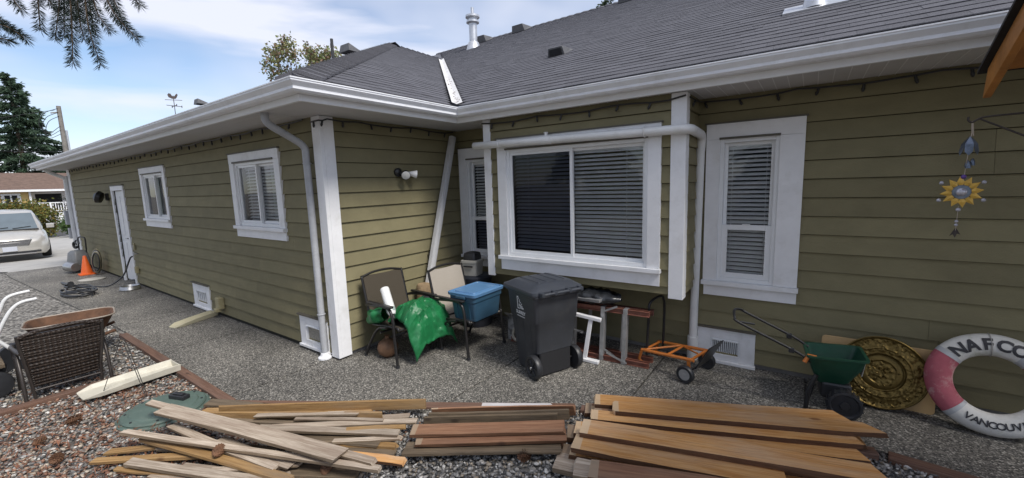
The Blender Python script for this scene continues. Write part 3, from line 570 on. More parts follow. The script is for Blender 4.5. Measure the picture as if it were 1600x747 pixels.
def tarp_fn(u, v):
    # u along the drape (seat back -> over the front edge -> down), v across
    y = -.20+.60*v
    pts = [(-.18,.44),(-.06,.54),(.08,.62),(.25,.63),(.36,.55),(.40,.38),(.42,.20)]
    k = u*(len(pts)-1); i = min(int(k), len(pts)-2); f = k-i; x = pts[i][0]*(1-f)+pts[i+1][0]*f; z = pts[i][1]*(1-f)+pts[i+1][1]*f
    side = max(0, abs(v-.5)-.30)/.2; z -= side*.17*(1 if v < .5 else .8); x += .02*math.sin(v*9); y += .03*math.sin(u*7)
    return (x, y, z), (.5, -.3, .8)
t = thing('tarp_bundle', 'shiny green plastic tarp heaped and draped over the brown mesh chair', 'tarp', (-3.78, 3.10, .05), R(-4))
vs, fs = crumple(tarp_fn, 54, 42, .021, 3); part('sheet', MB().add([v-Vector((0,0,.05)) for v in vs], fs), m_tarp, t, smooth=38).modifiers.new('thick', 'SOLIDIFY').thickness = .005
def roll_fn(u, v):
    a = 2*math.pi*u; r_ = .07*(1+.25*math.sin(3*a+v*5)); return (-.20+.14*v+.07*0, -.33+.0*v+r_*math.cos(a)*.9+.05*math.sin(v*4), .33+.10*v+r_*math.sin(a)), (0, math.cos(a), math.sin(a))
vs, fs = crumple(lambda u, v: ((-.05+.30*v-.2, -.27+.075*math.cos(6.283*u)*(1.1-.3*math.cos(v*6)), .40+.10*v+.075*math.sin(6.283*u)), (0, math.cos(6.283*u), math.sin(6.283*u))), 22, 14, .018, 9); part('loose_fold', MB().add(vs, fs), m_tarp, t, smooth=75)
vs, fs = crumple(lambda u, v: ((.10+.16*math.cos(6.283*u)*math.sin(3.1416*v), .24+.2*math.sin(6.283*u)*math.sin(3.1416*v), .36-.22*math.cos(3.1416*v)), (math.cos(6.283*u), math.sin(6.283*u), .3)), 20, 14, .015, 19); part('bundle_core', MB().add(vs, fs), m_blackp, t, smooth=75)
# white canister leaning on the first chair
a, b = px(601,452,Y=2.92), px(613,492,Y=2.86); d = (b-a).normalized(); Mx = Matrix.Translation(b) @ (-d).to_track_quat('Z','Y').to_matrix().to_4x4(); Ln = (b-a).length
m_can = M('white_canister', (.7,.7,.69), .4, .04); t = thing('canister', 'white cylindrical canister leaning against the back of the brown mesh chair', 'canister', tuple(b))
part('body', MB().lathe([(.0,.0),(.035,.0),(.048,.03),(.05,.06),(.05,Ln),(.045,Ln+.012),(.0,Ln+.012)], 20, Mx), m_can, t, smooth=40, world=True); part('clear_collar', MB().lathe([(.052,.035),(.0525,.04),(.0525,.075),(.052,.08)], 20, Mx), M('grey_band', (.32,.38,.36), .3, .2), t, smooth=40, world=True)
part('valve', MB().lathe([(.0,-.05),(.02,-.05),(.025,-.02),(.02,.0)], 12, Mx), m_blackp, t, smooth=40, world=True)
# brown gourd-like pot under the first chair
m_terra = M('brown_clay', (.16,.085,.045), .7, .3, 7, bump=.2, bscale=30)
single('clay_pot', MB().lathe([(.0,0),(.05,.0),(.105,.05),(.12,.11),(.10,.17),(.05,.205),(.025,.215),(.022,.235),(.035,.25),(.0,.25)], 20), m_terra, 'round brown clay pot with a narrow neck under the brown mesh chair', 'pot', (-3.86, 2.90, 0), smooth=50)
# blue tote on chair two
m_tote = M('blue_tote', (.032,.082,.135), .4, .1, 6, bump=.05); m_totelid = M('blue_lid', (.09,.20,.36), .35, .08, 6)
t = thing('storage_tote', 'blue plastic storage tote with pale blue lid on the tan chair', 'storage tote', (-3.10, 3.60, .415), R(0))
def rrect(w, d, r, n=4):
    o = []
    for cx, cy, a0 in ((w-r,d-r,0),(-w+r,d-r,90),(-w+r,-d+r,180),(w-r,-d+r,270)):
        for k in range(n+1): a = R(a0+90*k/n); o.append((cx+r*math.cos(a), cy+r*math.sin(a)))
    return o
def rloft(lv): return [[(x, y, z) for x, y in rrect(w, d, r)] for w, d, r, z in lv]
part('body', MB().loft(rloft([(.155,.215,.03,0),(.16,.22,.03,.01),(.178,.243,.035,.22),(.188,.253,.035,.225),(.192,.257,.035,.30)])), m_tote, t, smooth=40)
lid = part('lid', MB().loft(rloft([(.205,.272,.04,.285),(.208,.276,.04,.315),(.20,.268,.04,.322),(.185,.25,.03,.322),(.18,.245,.03,.310),(.15,.215,.03,.310),(.145,.21,.03,.325)])), m_totelid, t, smooth=40)
for s in (-1, 1): part('handle', MB().box(-.07,.07,s*.262-.018,s*.262+.018,.255,.29), m_tote, t, bevel=.008)
for s in (-1,1):
    for x in (-.09, 0, .09): part('rib', MB().hexa([(x-.012,s*.220,.02),(x+.012,s*.220,.02),(x+.012,s*.228,.02),(x-.012,s*.228,.02),(x-.012,s*.240,.2),(x+.012,s*.240,.2),(x+.012,s*.248,.2),(x-.012,s*.248,.2)]), m_tote, t)
# dark barrel with a beige tub on it, glove, dark pole, log, green bag (in the inner corner)
m_barrel = M('dark_blue_barrel', (.02,.023,.032), .5, .2, 8)
single('barrel', MB().lathe([(0,0),(.19,0),(.21,.05),(.215,.30),(.225,.31),(.225,.34),(.215,.35),(.215,.62),(.225,.64),(.225,.68),(.20,.70),(.0,.70)], 24), m_barrel, 'dark plastic barrel standing below the narrow window in the inner corner', 'barrel', (-3.70, 4.30, 0), smooth=40)
t = thing('lidded_tub', 'small beige plastic tub with a black dome lid on the dark barrel', 'tub', (-3.72, 4.27, .702), R(10))
m_beige = M('beige_plastic', (.45,.43,.38), .5, .1, 10)
part('tub', MB().loft(rloft([(.105,.10,.03,0),(.115,.11,.03,.17),(.125,.12,.03,.175),(.125,.12,.03,.205),(.11,.105,.03,.21)])), m_beige, t, smooth=40); part('lid', MB().loft(rloft([(.10,.10,.04,.21),(.10,.10,.04,.25),(.09,.09,.04,.30),(.05,.05,.03,.315)])), m_blackp, t, smooth=40); part('latch', MB().box(-.07,.07,-.128,-.119,.12,.14), m_blackp, t)
single('work_box', MB().loft(rloft([(.16,.14,.03,0),(.17,.15,.03,.60),(.18,.16,.03,.62),(.18,.16,.03,.66)])), m_blackp, 'black plastic bin in the inner corner under the pink glove', 'bin', (-4.02, 4.33, 0), smooth=40)
m_glove = M('pink_glove', (.42,.17,.14), .9, .2, 25)
t = thing('work_glove', 'faded pink work glove lying on the black bin in the inner corner', 'glove', (-4.05, 4.26, .672), R(160))
gm = MB(); gm.loft([[(x, y*w_, z*h_+.025) for y, z in ((-1,0),(-.6,1),(.6,1),(1,0),(.6,-1),(-.6,-1))] for x, w_, h_ in ((-.12,.04,.016),(-.07,.035,.018),(0,.045,.022),(.04,.043,.02))])
for y, l_, dz in ((-.034,.06,.02),(-.012,.075,.035),(.011,.07,.03),(.033,.055,.015)): gm.tube([(.03,y,.025),(.06,y*1.2,.03),(.04+l_,y*1.5,.025+dz)], [.012,.0115,.009], 8)
gm.tube([(-.03,.035,.025),(0,.065,.03),(.025,.085,.045)], [.014,.012,.009], 8); part('shell', gm, m_glove, t, smooth=60); part('cuff', MB().loft([[(x, y*.044, z*.018+.025) for y, z in ((-1,0),(-.6,1),(.6,1),(1,0),(.6,-1),(-.6,-1))] for x in (-.15,-.12)]), M('glove_cuff', (.2,.14,.12), .9), t, smooth=60)
single('dark_pole', MB().tube([(0,0,0),(.0,-.02,1.02)], .03, 10), m_blackm, 'short dark pole propped upright in the inner corner beside the black bin', 'pole', (-4.20, 3.98, 0), smooth=50)
single('log', MB().lathe([(.0,0),(.095,0),(.105,.02),(.10,.20),(.105,.40),(.10,.62),(.085,.645),(0,.65)], 14), M('pale_log', (.27,.19,.11), .85, .3, 12, bump=.4), 'pale upright log behind the green tarp against the return wall', 'log', (-4.10, 3.72, 0), smooth=50)
vs, fs = crumple(lambda u, v: ((.13*math.cos(6.283*u)*math.sin(3.1416*v*.92+.1), .17*math.sin(6.283*u)*math.sin(3.1416*v*.92+.1), .28-.29*math.cos(3.1416*v)), (math.cos(6.283*u), math.sin(6.283*u), .3)), 20, 16, .018, 29)
single('green_bag', MB().add(vs, fs), m_tarp, 'crumpled green plastic bag squeezed between the chairs at the return wall', 'bag', (-3.86, 3.60, 0.0), smooth=75)
# leaning length of white downpipe
a, b = Vector((-4.10,3.62,0)), Vector((-4.19,4.50,2.60)); 
single('leaning_pipe', MB().bar(a+Vector((0,0,.02)), b, .085, .065, (1,0,0)).bar(a+Vector((.036,0,.02)), b+Vector((.036,0,0)), .05, .012, (1,0,0)), M('aged_white_metal', (.55,.55,.56), .5, .1, 6, dirt=(.3,.28,.25), dscale=6, damt=.4), 'length of white square downpipe leaning into the inner corner', 'downpipe', tuple(a), bevel=.006, world=True)
# ---------------------------------------------------------- text helper
def textmesh(s, size, m, fn, extrude=0, cuts=0, bold=0, align='CENTER', shear=0):
    cu = bpy.data.curves.new('lettering', 'FONT'); cu.body = s; cu.size = size; cu.align_x = align; cu.align_y = 'CENTER'; cu.offset = bold; cu.shear = shear; cu.resolution_u = 3
    o = bpy.data.objects.new('tmp', cu); COL.objects.link(o); dg = bpy.context.evaluated_depsgraph_get(); me = bpy.data.meshes.new_from_object(o.evaluated_get(dg)); bpy.data.objects.remove(o); bpy.data.curves.remove(cu)
    bm = bmesh.new(); bm.from_mesh(me)
    if cuts:
        xs = [v.co.x for v in bm.verts]; ys = [v.co.y for v in bm.verts]
        for i in range(1, cuts*2):
            for ax, lo, hi in ((0, min(xs), max(xs)), (1, min(ys), max(ys))):
                q = lo+(hi-lo)*i/(cuts*2); co = [0,0,0]; no = [0,0,0]; co[ax] = q; no[ax] = 1
                bmesh.ops.bisect_plane(bm, geom=bm.verts[:]+bm.edges[:]+bm.faces[:], plane_co=co, plane_no=no)
    for v in bm.verts: v.co = fn(v.co.x, v.co.y)
    bm.to_mesh(me); bm.free(); me.materials.clear(); me.materials.append(m); return me
# ---------------------------------------------------------- wheeled garbage cart
m_cart = M('grey_cart_plastic', (.040,.043,.050), .5, .18, 5, bump=.08, bscale=150, dirt=(.075,.073,.07), dscale=4, damt=.5); m_cartlid = M('cart_lid', (.036,.041,.052), .42, .15, 6, bump=.06, bscale=150, dirt=(.08,.08,.08), dscale=5, damt=.4); m_print = M('white_print', (.62,.63,.65), .6, .06)
cart = thing('garbage_cart', 'dark grey wheeled garbage cart with white printed city logo below bay window', 'garbage cart', (-2.20, 3.60, 0), R(-24))
cart.scale = (.955, .955, .955)
def cl(lv): # levels (x0,x1,halfwidth,r,z)
    o = []
    for x0, x1, w_, r_, z in lv: o.append([((x0+x1)/2+x, y, z) for x, y in rrect((x1-x0)/2, w_, r_)])
    return o
part('body', MB().loft(cl([(-.20,.14,.205,.03,.015),(-.205,.145,.21,.03,.03),(-.225,.175,.228,.035,.24),(-.228,.215,.232,.04,.26),(-.255,.255,.262,.045,.585),(-.262,.262,.268,.045,.595),(-.285,.285,.285,.05,.86),(-.30,.30,.30,.05,.87),(-.30,.30,.30,.05,.895)])), m_cart, cart, smooth=35)
lid = part('lid', MB().loft(cl([(-.335,.30,.318,.05,.89),(-.34,.305,.322,.06,.905),(-.335,.302,.316,.06,.93),(-.30,.28,.29,.06,.945),(-.23,.22,.235,.07,.985),(-.16,.17,.17,.07,.995)])), m_cartlid, cart, smooth=35)
for y in (-.16, -.06, .06, .16): part('ridge', MB().hexa([(-.22,y-.012,.97),(.2,y-.012,.97),(.2,y+.012,.97),(-.22,y+.012,.97),(-.18,y-.008,1.0),(.17,y-.008,1.0),(.17,y+.008,1.0),(-.18,y+.008,1.0)]), m_cartlid, lid, bevel=.004)
part('handle_bar', MB().tube([(.355,-.25,.915),(.355,.25,.915)], .016, 10), m_cartlid, cart, smooth=50)
for y in (-.24, -.09, .09, .24): part('handle_bracket', MB().hexa([(.27,y-.018,.87),(.37,y-.018,.895),(.37,y+.018,.895),(.27,y+.018,.87),(.27,y-.018,.935),(.37,y-.018,.935),(.37,y+.018,.935),(.27,y+.018,.935)]), m_cartlid, cart, bevel=.006)
part('axle', MB().tube([(.19,-.28,.125),(.19,.28,.125)], .012, 8), m_blackm, cart, smooth=50)
for s in (-1, 1):
    Mx = Matrix.Translation((.19, s*.262, .125)) @ Matrix.Rotation(-s*math.pi/2, 4, 'X')
    wlo = part('wheel', MB().lathe([(.03,-.03),(.09,-.03),(.118,-.032),(.125,-.02),(.125,.02),(.118,.032),(.095,.03),(.085,.018),(.03,.018),(.028,.036),(.0,.036)], 28, Mx), m_blackp, cart, smooth=35)
    part('hub_cap', MB().lathe([(.012,.037),(.010,.046),(.0,.048)], 12, Mx), m_metal, wlo, smooth=40)
    for k in range(6):
        a = k*math.pi/3; c, s2 = math.cos(a), math.sin(a); part('spoke', MB().add([Mx @ Vector((c*r_-s2*q, s2*r_+c*q, z)) for r_, q, z in ((.03,-.008,.019),(.085,-.008,.019),(.085,.008,.019),(.03,.008,.019),(.03,-.005,.03),(.085,-.005,.026),(.085,.005,.026),(.03,.005,.03))], [(4,5,6,7),(0,1,5,4),(2,3,7,6),(1,2,6,5),(3,0,4,7)]), m_blackp, wlo)
# recess over the wheels (dark)
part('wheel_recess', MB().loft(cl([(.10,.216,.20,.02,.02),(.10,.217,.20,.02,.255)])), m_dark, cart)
for x in (-.14, .0, .13): part('body_rib', MB().hexa([(x-.006,-.2345,.27),(x+.006,-.2345,.27),(x+.006,-.229,.27),(x-.006,-.229,.27),(x-.006,-.2635,.57),(x+.006,-.2635,.57),(x+.006,-.259,.57),(x-.006,-.259,.57)]), m_cart, cart)
def side_y(z): return -(.268+(.285-.268)*(z-.595)/(.86-.595))-.0015
fnp = lambda cx, cz: (lambda x, y: Vector((cx+x, side_y(cz+y), cz+y)))
logo = link('printed_logo', textmesh('SURREY', .052, m_print, fnp(-.02,.655), bold=.0015), cart)
fn = fnp(-.02, .60); part('printed_line', MB().add([fn(-.075,.012), fn(.075,.012), fn(.075,.019), fn(-.075,.019)], [(0,1,2,3)]), m_print, cart)
mb = MB()
for x0, z0, x1, z1 in ((-.075,.695,-.063,.83),(-.063,.818,-.045,.83),(-.045,.80,-.035,.818),(-.035,.77,-.023,.80),(-.023,.76,-.005,.772),(-.063,.695,-.03,.706),(-.045,.72,-.03,.75),(-.018,.70,-.002,.745),(.006,.70,.022,.735),(.006,.745,.018,.76),(.028,.70,.04,.72)):
    f_ = fnp(0, 0); mb.add([f_(x0, z0), f_(x1, z0), f_(x1, z1), f_(x0, z1)], [(0,1,2,3)])
part('printed_emblem', mb, m_print, cart)
# ---------------------------------------------------------- step ladders on their side
m_alu = M('worn_aluminium', (.42,.42,.42), .45, .15, 14, metal=.6, dirt=(.22,.2,.18), dscale=8, damt=.5); m_redrail = M('red_brown_rail', (.20,.075,.05), .55, .2, 12, dirt=(.28,.2,.16), dscale=9, damt=.5)
lad = thing('stepladder', 'folded stepladder with red brown rails lying on its side under the bay', 'stepladder', (-2.1, 4.12, 0), R(3))
for y, z0, z1, dy in ((-.06,.03,.57,0),(.10,.03,.545,.02)):
    for z, nm in ((z0, 'rail'), (z1, 'rail')): part(nm, MB().box(-.82,.84,y-.012,y+.012,z-.028,z+.028).box(-.82,.84,y-.028,y+.028,z-.028,z-.02).box(-.82,.84,y-.028,y+.028,z+.02,z+.028), m_redrail, lad, bevel=.003)
for x in (-.66, -.32, .02, .36, .60): part('step', MB().hexa([(x-.045,-.098,.0),(x+.0,-.098,.0),(x+.0,-.02,.0),(x-.045,-.02,.0),(x-.02,-.098,.60),(x+.025,-.098,.60),(x+.025,-.02,.60),(x-.02,-.02,.60)]), m_alu, lad, bevel=.004)
for x in (-.5, .12, .5): part('brace', MB().bar((x,.10,.03),(x+.03,.10,.545), .035, .012, (0,1,0)), m_alu, lad)
for a, b in (((.36,-.10,.545),(.52,-.10,.62)),((.40,-.10,.10),(.62,-.1,.02)),((.34,-.08,.14),(.54,-.02,.0))): part('spreader_bar', MB().bar(a, b, .02, .006, (0,1,0)), m_alu, lad)
step = thing('step_stool', 'small white aluminium step frame leaning behind the garbage cart', 'step stool', (-1.86, 3.98, 0), R(5))
part('side_rail', MB().bar((-.20,0,.50),(.13,0,.465), .05, .035, (0,0,1)), m_white, step, bevel=.004); part('side_rail', MB().bar((-.26,-.04,.03),(.12,-.05,.016), .06, .03), m_white, step, bevel=.004)
part('upright', MB().bar((-.04,-.045,.02),(.02,0,.48), .045, .02, (0,1,0)), m_white, step, bevel=.003); part('bolt_bar', MB().tube([(-.22,.03,.31),(-.10,.03,.295)], .012).lathe([(.022,-.01),(.022,.01)],10,Matrix.Translation((-.10,.03,.295))), m_alu, step, smooth=40)
vs, fs = crumple(lambda u, v: ((.33*(u-.5)*2*(.8+.2*math.sin(v*3)), .15*math.cos(6.283*v)*math.sqrt(max(0,1-.8*(2*u-1)**2)), .075+.07*math.sin(6.283*v)*math.sqrt(max(0,1-.9*(2*u-1)**2))), (0, math.cos(6.283*v), math.sin(6.283*v))), 20, 16, .014, 31)
single('plastic_bag', MB().add(vs, fs), M('black_film', (.025,.027,.03), .22, .3, 10, bump=.4, bscale=18), 'crumpled black plastic bag lying on top of the stepladder', 'plastic bag', (-1.88, 4.15, .60), smooth=75)
single('metal_bracket', MB().bar((-.17,0,.02),(.17,-.03,.035), .08, .03).box(-.17,-.15,-.06,.02,.0,.06), m_alu, 'flat grey metal offcut on the black bag above the stepladder', 'bracket', (-1.90, 4.02, .64), bevel=.003)
# carton and bent tube behind the tan chair
t = thing('printed_carton', 'black and white printed carton lying behind the tan chair legs', 'box', (-2.78, 4.18, 0), R(6)); m_carton = M('carton_print', (.6,.6,.6), .6, .2, 9, col2=(.02,.02,.02), coord='Object')
part('box', MB().box(-.22,.22,-.12,.12,0,.30), m_carton, t, bevel=.004); part('flap', MB().hexa([(-.22,-.12,.302),(.22,-.12,.302),(.22,-.20,.36),(-.22,-.20,.36),(-.22,-.12,.305),(.22,-.12,.305),(.22,-.2,.363),(-.22,-.2,.363)]), m_carton, t)
single('bent_tube', MB().tube(smoothpath([(.50,.02,.02),(.1,0,.02),(-.18,-.01,.025),(-.26,0,.07),(-.24,.02,.16),(-.12,.05,.20)],5), .018), M('cream_tube', (.42,.39,.33), .5, .15), 'cream metal tube with a bent end lying behind the tan chair', 'tube', (-2.62, 4.0, 0), smooth=50)
# ---------------------------------------------------------- orange folding hand truck
m_orange = M('orange_paint', (.55,.17,.03), .45, .2, 18, dirt=(.14,.06,.03), dscale=12, damt=.6)
ht = thing('hand_truck', 'orange hand truck lying flat with its black handle raised beside the downspout', 'hand truck', (-1.02, 4.24, 0), R(-14))
z0, z1 = .165, .215
for y in (-.16, .16): part('side_tube', MB().tube([(-.30,y,z0),(.25,y,z1)], .017), m_orange, ht, smooth=50)
for x in (-.28, -.02, .22): part('cross_bar', MB().tube([(x,-.16,z0+(x+.3)*.09),(x,.16,z0+(x+.3)*.09)], .013), m_orange, ht, smooth=50)
for y in (-.16, .16): part('foot_bar', MB().tube([(-.30,y,z0),(-.33,y,.06),(-.28,y,.015)], .016), m_orange, ht, smooth=50)
part('diagonal_brace', MB().tube([(-.26,-.14,z0+.01),(-.04,.14,z0+.03)], .011).tube([(.0,.14,.195),(.2,.02,.215)], .009), m_orange, ht, smooth=50)
part('toe_plate', MB().hexa([(.24,-.15,.16),(.36,-.12,.22),(.36,.17,.22),(.24,.14,.16),(.255,-.15,.15),(.30,-.12,.33),(.30,.17,.33),(.255,.14,.15)] if 0 else [(.25,-.15,.13),(.262,-.15,.13),(.262,.15,.13),(.25,.15,.13),(.37,-.13,.36),(.382,-.13,.36),(.382,.17,.36),(.37,.17,.36)]), m_blackm, ht, bevel=.002)
part('handle', MB().tube(smoothpath([(-.27,-.12,.10),(-.25,-.12,.55),(-.25,-.115,.64),(-.24,-.06,.69),(-.235,.08,.70),(-.23,.13,.66),(-.23,.15,.55),(-.24,.15,.12)],4), .013), m_blackm, ht, smooth=50)
part('axle', MB().tube([(.20,-.22,.085),(.20,.22,.085)], .01), m_blackm, ht, smooth=50)
for s in (-1, 1): part('axle_bracket', MB().bar((.20,s*.16,.085),(.20,s*.16,.21), .03, .012, (0,1,0)), m_orange, ht)
for s in (-1, 1):
    Mx = Matrix.Translation((.20, s*.22, .085)) @ Matrix.Rotation(-s*math.pi/2, 4, 'X')
    wv = part('wheel', MB().lathe([(.052,-.022),(.075,-.026),(.085,-.012),(.085,.012),(.075,.026),(.052,.022)], 24, Mx), m_blackp, ht, smooth=40); part('rim', MB().lathe([(.0,.026),(.012,.026),(.02,.012),(.045,.012),(.053,.024)], 24, Mx), m_alu, wv, smooth=40)
# ---------------------------------------------------------- green drop spreader
m_hop = M('green_hopper', (.006,.05,.028), .45, .2, 8, dirt=(.05,.07,.06), dscale=9, damt=.3)
sp = thing('spreader', 'dark green wheeled garden spreader with long black tube handle', 'garden spreader', (.20, 4.18, 0), R(6))
ho = MB(); lv = [(.07,.07,.02,.21),(.11,.10,.03,.25),(.165,.155,.04,.38),(.185,.165,.04,.455),(.20,.18,.04,.46),(.20,.18,.04,.475),(.18,.16,.04,.475),(.155,.145,.04,.38),(.10,.09,.03,.26)]
part('hopper', ho.loft([[(x+.01+(z-.2)*.05, y, z+x*.06) for x, y in rrect(w_, d_, r_)] for w_, d_, r_, z in lv]), m_hop, sp, smooth=40); part('paper_label', MB().hexa([(.186,-.12,.34),(.188,-.12,.34),(.188,-.03,.34),(.186,-.03,.34),(.203,-.12,.45),(.205,-.12,.45),(.205,-.03,.45),(.203,-.03,.45)]), M('faded_label', (.5,.5,.48), .8, .3, 30), sp)
ha = part('handle', MB().tube(smoothpath([(-.14,-.13,.40),(-.25,-.13,.475),(-.66,-.13,.66),(-.70,-.12,.70),(-.71,-.06,.73),(-.70,.02,.735),(-.66,.10,.715),(-.60,.12,.68),(-.25,.12,.515),(-.14,.12,.44)],4), .0115), m_blackm, sp, smooth=50)
part('trigger', MB().tube([(-.66,-.11,.665),(-.55,-.05,.64)], .009), m_blackp, ha, smooth=50); part('clamp', MB().box(-.30,-.26,.10,.135,.50,.54).box(-.30,-.26,-.145,-.115,.46,.50), m_blackp, ha, bevel=.005); part('rate_lever', MB().tube([(-.19,-.15,.40),(-.16,-.13,.455),(-.11,-.14,.45)], .017), m_orange, sp, smooth=50)
part('stand', MB().tube([(-.10,-.12,.30),(-.15,-.13,.16),(-.16,-.14,.01)], .017).tube([(-.10,-.10,.30),(-.11,-.02,.12),(-.16,-.14,.02)], .009), m_blackm, sp, smooth=50); part('gear_box', MB().box(-.06,.14,-.10,.12,.10,.24), m_blackp, sp, bevel=.02); part('axle', MB().tube([(.08,-.20,.115),(.08,.22,.115)], .011), m_blackm, sp, smooth=50)
for s in (-1, 1):
    Mx = Matrix.Translation((.08, s*.19, .115)) @ Matrix.Rotation(-s*math.pi/2, 4, 'X')
    pr = [(.0,.03),(.03,.03),(.035,.018),(.085,.018),(.095,.035),(.112,.033),(.115,.0),(.112,-.033),(.095,-.035),(.03,-.02)]
    wv = part('wheel', MB().lathe(pr, 26, Mx), m_blackp, sp, smooth=35)
    for k in range(18): a = k*math.pi/9; part('tread_lug', MB().bar(Mx @ Vector((.116*math.cos(a), .116*math.sin(a), -.03)), Mx @ Vector((.116*math.cos(a+.12), .116*math.sin(a+.12), .03)), .012, .008, Mx.to_3x3() @ Vector((math.cos(a), math.sin(a), 0))), m_blackp, wv)
# ---------------------------------------------------------- tan panel, brass tray, life ring against the back wall
pb = MB(); poly = rrect(.37, .265, .03); tilt = R(14)
m_panel = M('tan_hardboard', (.40,.27,.13), .6, .1, 5)
single('hardboard_sheet', MB().prism(poly, -.006, .006, lambda a, b, h: (a, (b+.265)*math.sin(R(13))*.35-h, (b+.265)*.97)), m_panel, 'tan board with rounded corners leaning on the wall behind the brass tray', 'board', (.515, 4.42, .0), bevel=.002)
def brass():
    m = M('embossed_brass', (.15,.105,.035), .36, .3, 14, metal=.9, dirt=(.03,.02,.01), dscale=14, damt=.85, rough2=.5)
    t = m.node_tree; n = t.nodes; l = t.links.new; b = n['Principled BSDF']
    g = n.new('ShaderNodeTexCoord'); v = n.new('ShaderNodeTexVoronoi'); v.inputs['Scale'].default_value = 34; v.feature = 'SMOOTH_F1'; l(g.outputs['Object'], v.inputs['Vector'])
    ln = n.new('ShaderNodeVectorMath'); ln.operation = 'LENGTH'; l(g.outputs['Object'], ln.inputs[0])
    rp = n.new('ShaderNodeValToRGB'); rp.color_ramp.interpolation = 'LINEAR'; e = rp.color_ramp.elements
    for p_, c_ in ((0,1),(.30,1),(.335,0),(.47,0),(.49,.9),(.62,.9),(.65,.25),(.69,1),(.90,1),(.94,0)):
        q = e[0] if p_ == 0 else e.new(p_); q.position = p_; q.color = (c_,c_,c_,1)
    e[-1].color = (0,0,0,1); sc = n.new('ShaderNodeMath'); sc.operation = 'MULTIPLY'; sc.inputs[1].default_value = 1/.315; l(ln.outputs['Value'], sc.inputs[0]); l(sc.outputs[0], rp.inputs[0])
    mu = n.new('ShaderNodeMath'); mu.operation = 'MULTIPLY'; l(v.outputs['Distance'], mu.inputs[0]); l(rp.outputs[0], mu.inputs[1])
    bu = n.new('ShaderNodeBump'); bu.inputs['Strength'].default_value = .7; bu.inputs['Distance'].default_value = .02; bu.invert = True; l(mu.outputs[0], bu.inputs['Height']); l(bu.outputs[0], b.inputs['Normal']); return m
m_brass = brass(); RT = .305
tr = thing('brass_tray', 'large round embossed brass tray leaning against the tan board', 'tray', (.545, 4.33, 0), 0); dishs = .95; Mt = Matrix.Translation((0, .055, RT*.95+.003)) @ Matrix.Rotation(R(90-14), 4, 'X') @ Matrix.Scale(.95, 4)
prof = [(0,.012),(.10,.012),(.135,.010),(.148,.002),(.155,.010),(.160,.028),(.168,.030),(.20,.026),(.225,.032),(.232,.028),(.285,.026),(.297,.032),(.305,.026),(.303,.019),(.285,.018),(.168,.02),(.150,-.006),(0,.004)]
dish = link('dish', MB().lathe(prof, 64).mesh('dish', m_brass, 50), tr); dish.matrix_local = Mt @ Matrix.Rotation(R(30), 4, 'Z')
def boss(nm, n_, r0, r1, s_, seed):
    q = random.Random(seed); mb = MB()
    for i in range(n_):
        a = 2*math.pi*i/n_+q.uniform(-.05,.05); r_ = q.uniform(r0, r1); c = Vector((r_*math.cos(a), r_*math.sin(a), 0)); h = .012 if r_ < .13 else .026; L_ = s_*q.uniform(.7,1.5); th = a+q.uniform(-1.2,1.2); u = Vector((math.cos(th), math.sin(th), 0))*L_; v = Vector((-math.sin(th), math.cos(th), 0))*L_*.42
        z = Vector((0,0,h)); mb.add([c+z+u, c+z+(u+v)*.6, c+z+v, c+z+(v-u)*.6, c+z-u, c+z-(u+v)*.6, c+z-v, c+z+(u-v)*.6, c+z+Vector((0,0,.010))], [(i_, (i_+1) % 8, 8) for i_ in range(8)])
    o = link(nm, mb.mesh(nm, m_brass, 70), dish); o['kind'] = 'stuff'
boss('rim_relief', 64, .245, .278, .013, 2); boss('inner_relief', 46, .182, .215, .010, 3); boss('centre_relief', 30, .015, .115, .016, 4)
m_ringw = M('ring_white', (.58,.57,.54), .7, .08, 8, dirt=(.27,.28,.18), dscale=9, damt=.85, bump=.2, bscale=40); m_ringr = M('ring_red', (.34,.08,.105), .75, .18, 8, dirt=(.55,.45,.40), dscale=11, damt=.9, bump=.2, bscale=40); m_ringg = M('ring_tape', (.40,.41,.42), .5, .1, 10); m_ink = M('ring_ink', (.03,.03,.035), .6, .1)
RR, RW, RT2 = .283, .080, .062
ring = thing('life_ring', 'white life ring with faded red bands lettered NAFCO VANCOUVER', 'life ring', (1.15, 4.20, 0), 0); Mr = Matrix.Translation((0, .15, RR+RW-.003)) @ Matrix.Rotation(R(90-17), 4, 'X') @ Matrix.Rotation(R(6), 4, 'Z')
def seg(name, a0, a1, m, grow=0):
    rings = []; n = max(3, int(abs(a1-a0)/4))
    for i in range(n+1):
        a = R(a0+(a1-a0)*i/n); c, s_ = math.cos(a), math.sin(a); rings.append([Mr @ Vector(((RR+(RW+grow)*math.cos(q))*c, (RR+(RW+grow)*math.cos(q))*s_, (RT2+grow)*math.sin(q))) for q in [2*math.pi*k/20 for k in range(20)]])
    return part(name, MB().loft(rings), m, ring, smooth=60)
seg('white_band', 54, 135, m_ringw); seg('red_band', 141, 219, m_ringr); seg('white_band', 225, 315, m_ringw); seg('red_band', 321, 399, m_ringr)
for a in (135, 219, 315, 399): seg('tape_band', a, a+(15 if a == 399 else 6), m_ringg, .0015)
def ringtext(s, size, a_mid, step, up_):
    for i, ch in enumerate(s):
        a = R(a_mid+(-(i-(len(s)-1)/2)*step if up_ else (i-(len(s)-1)/2)*step))
        def fn(x, y, a=a):
            rr = RR+(y if up_ else -y); aa = a-(x/RR if up_ else -x/RR); z = RT2*math.sqrt(max(.02, 1-((rr-RR)/RW)**2))+.0035
            return Mr @ Vector((rr*math.cos(aa), rr*math.sin(aa), z))
        link('letter', textmesh(ch, size, m_ink, fn, cuts=5, bold=.0045 if up_ else .0018), ring)
ringtext('NAFCO', .112, 92, 16.5, True); ringtext('VANCOUVER', .066, 270, 8.6, False)
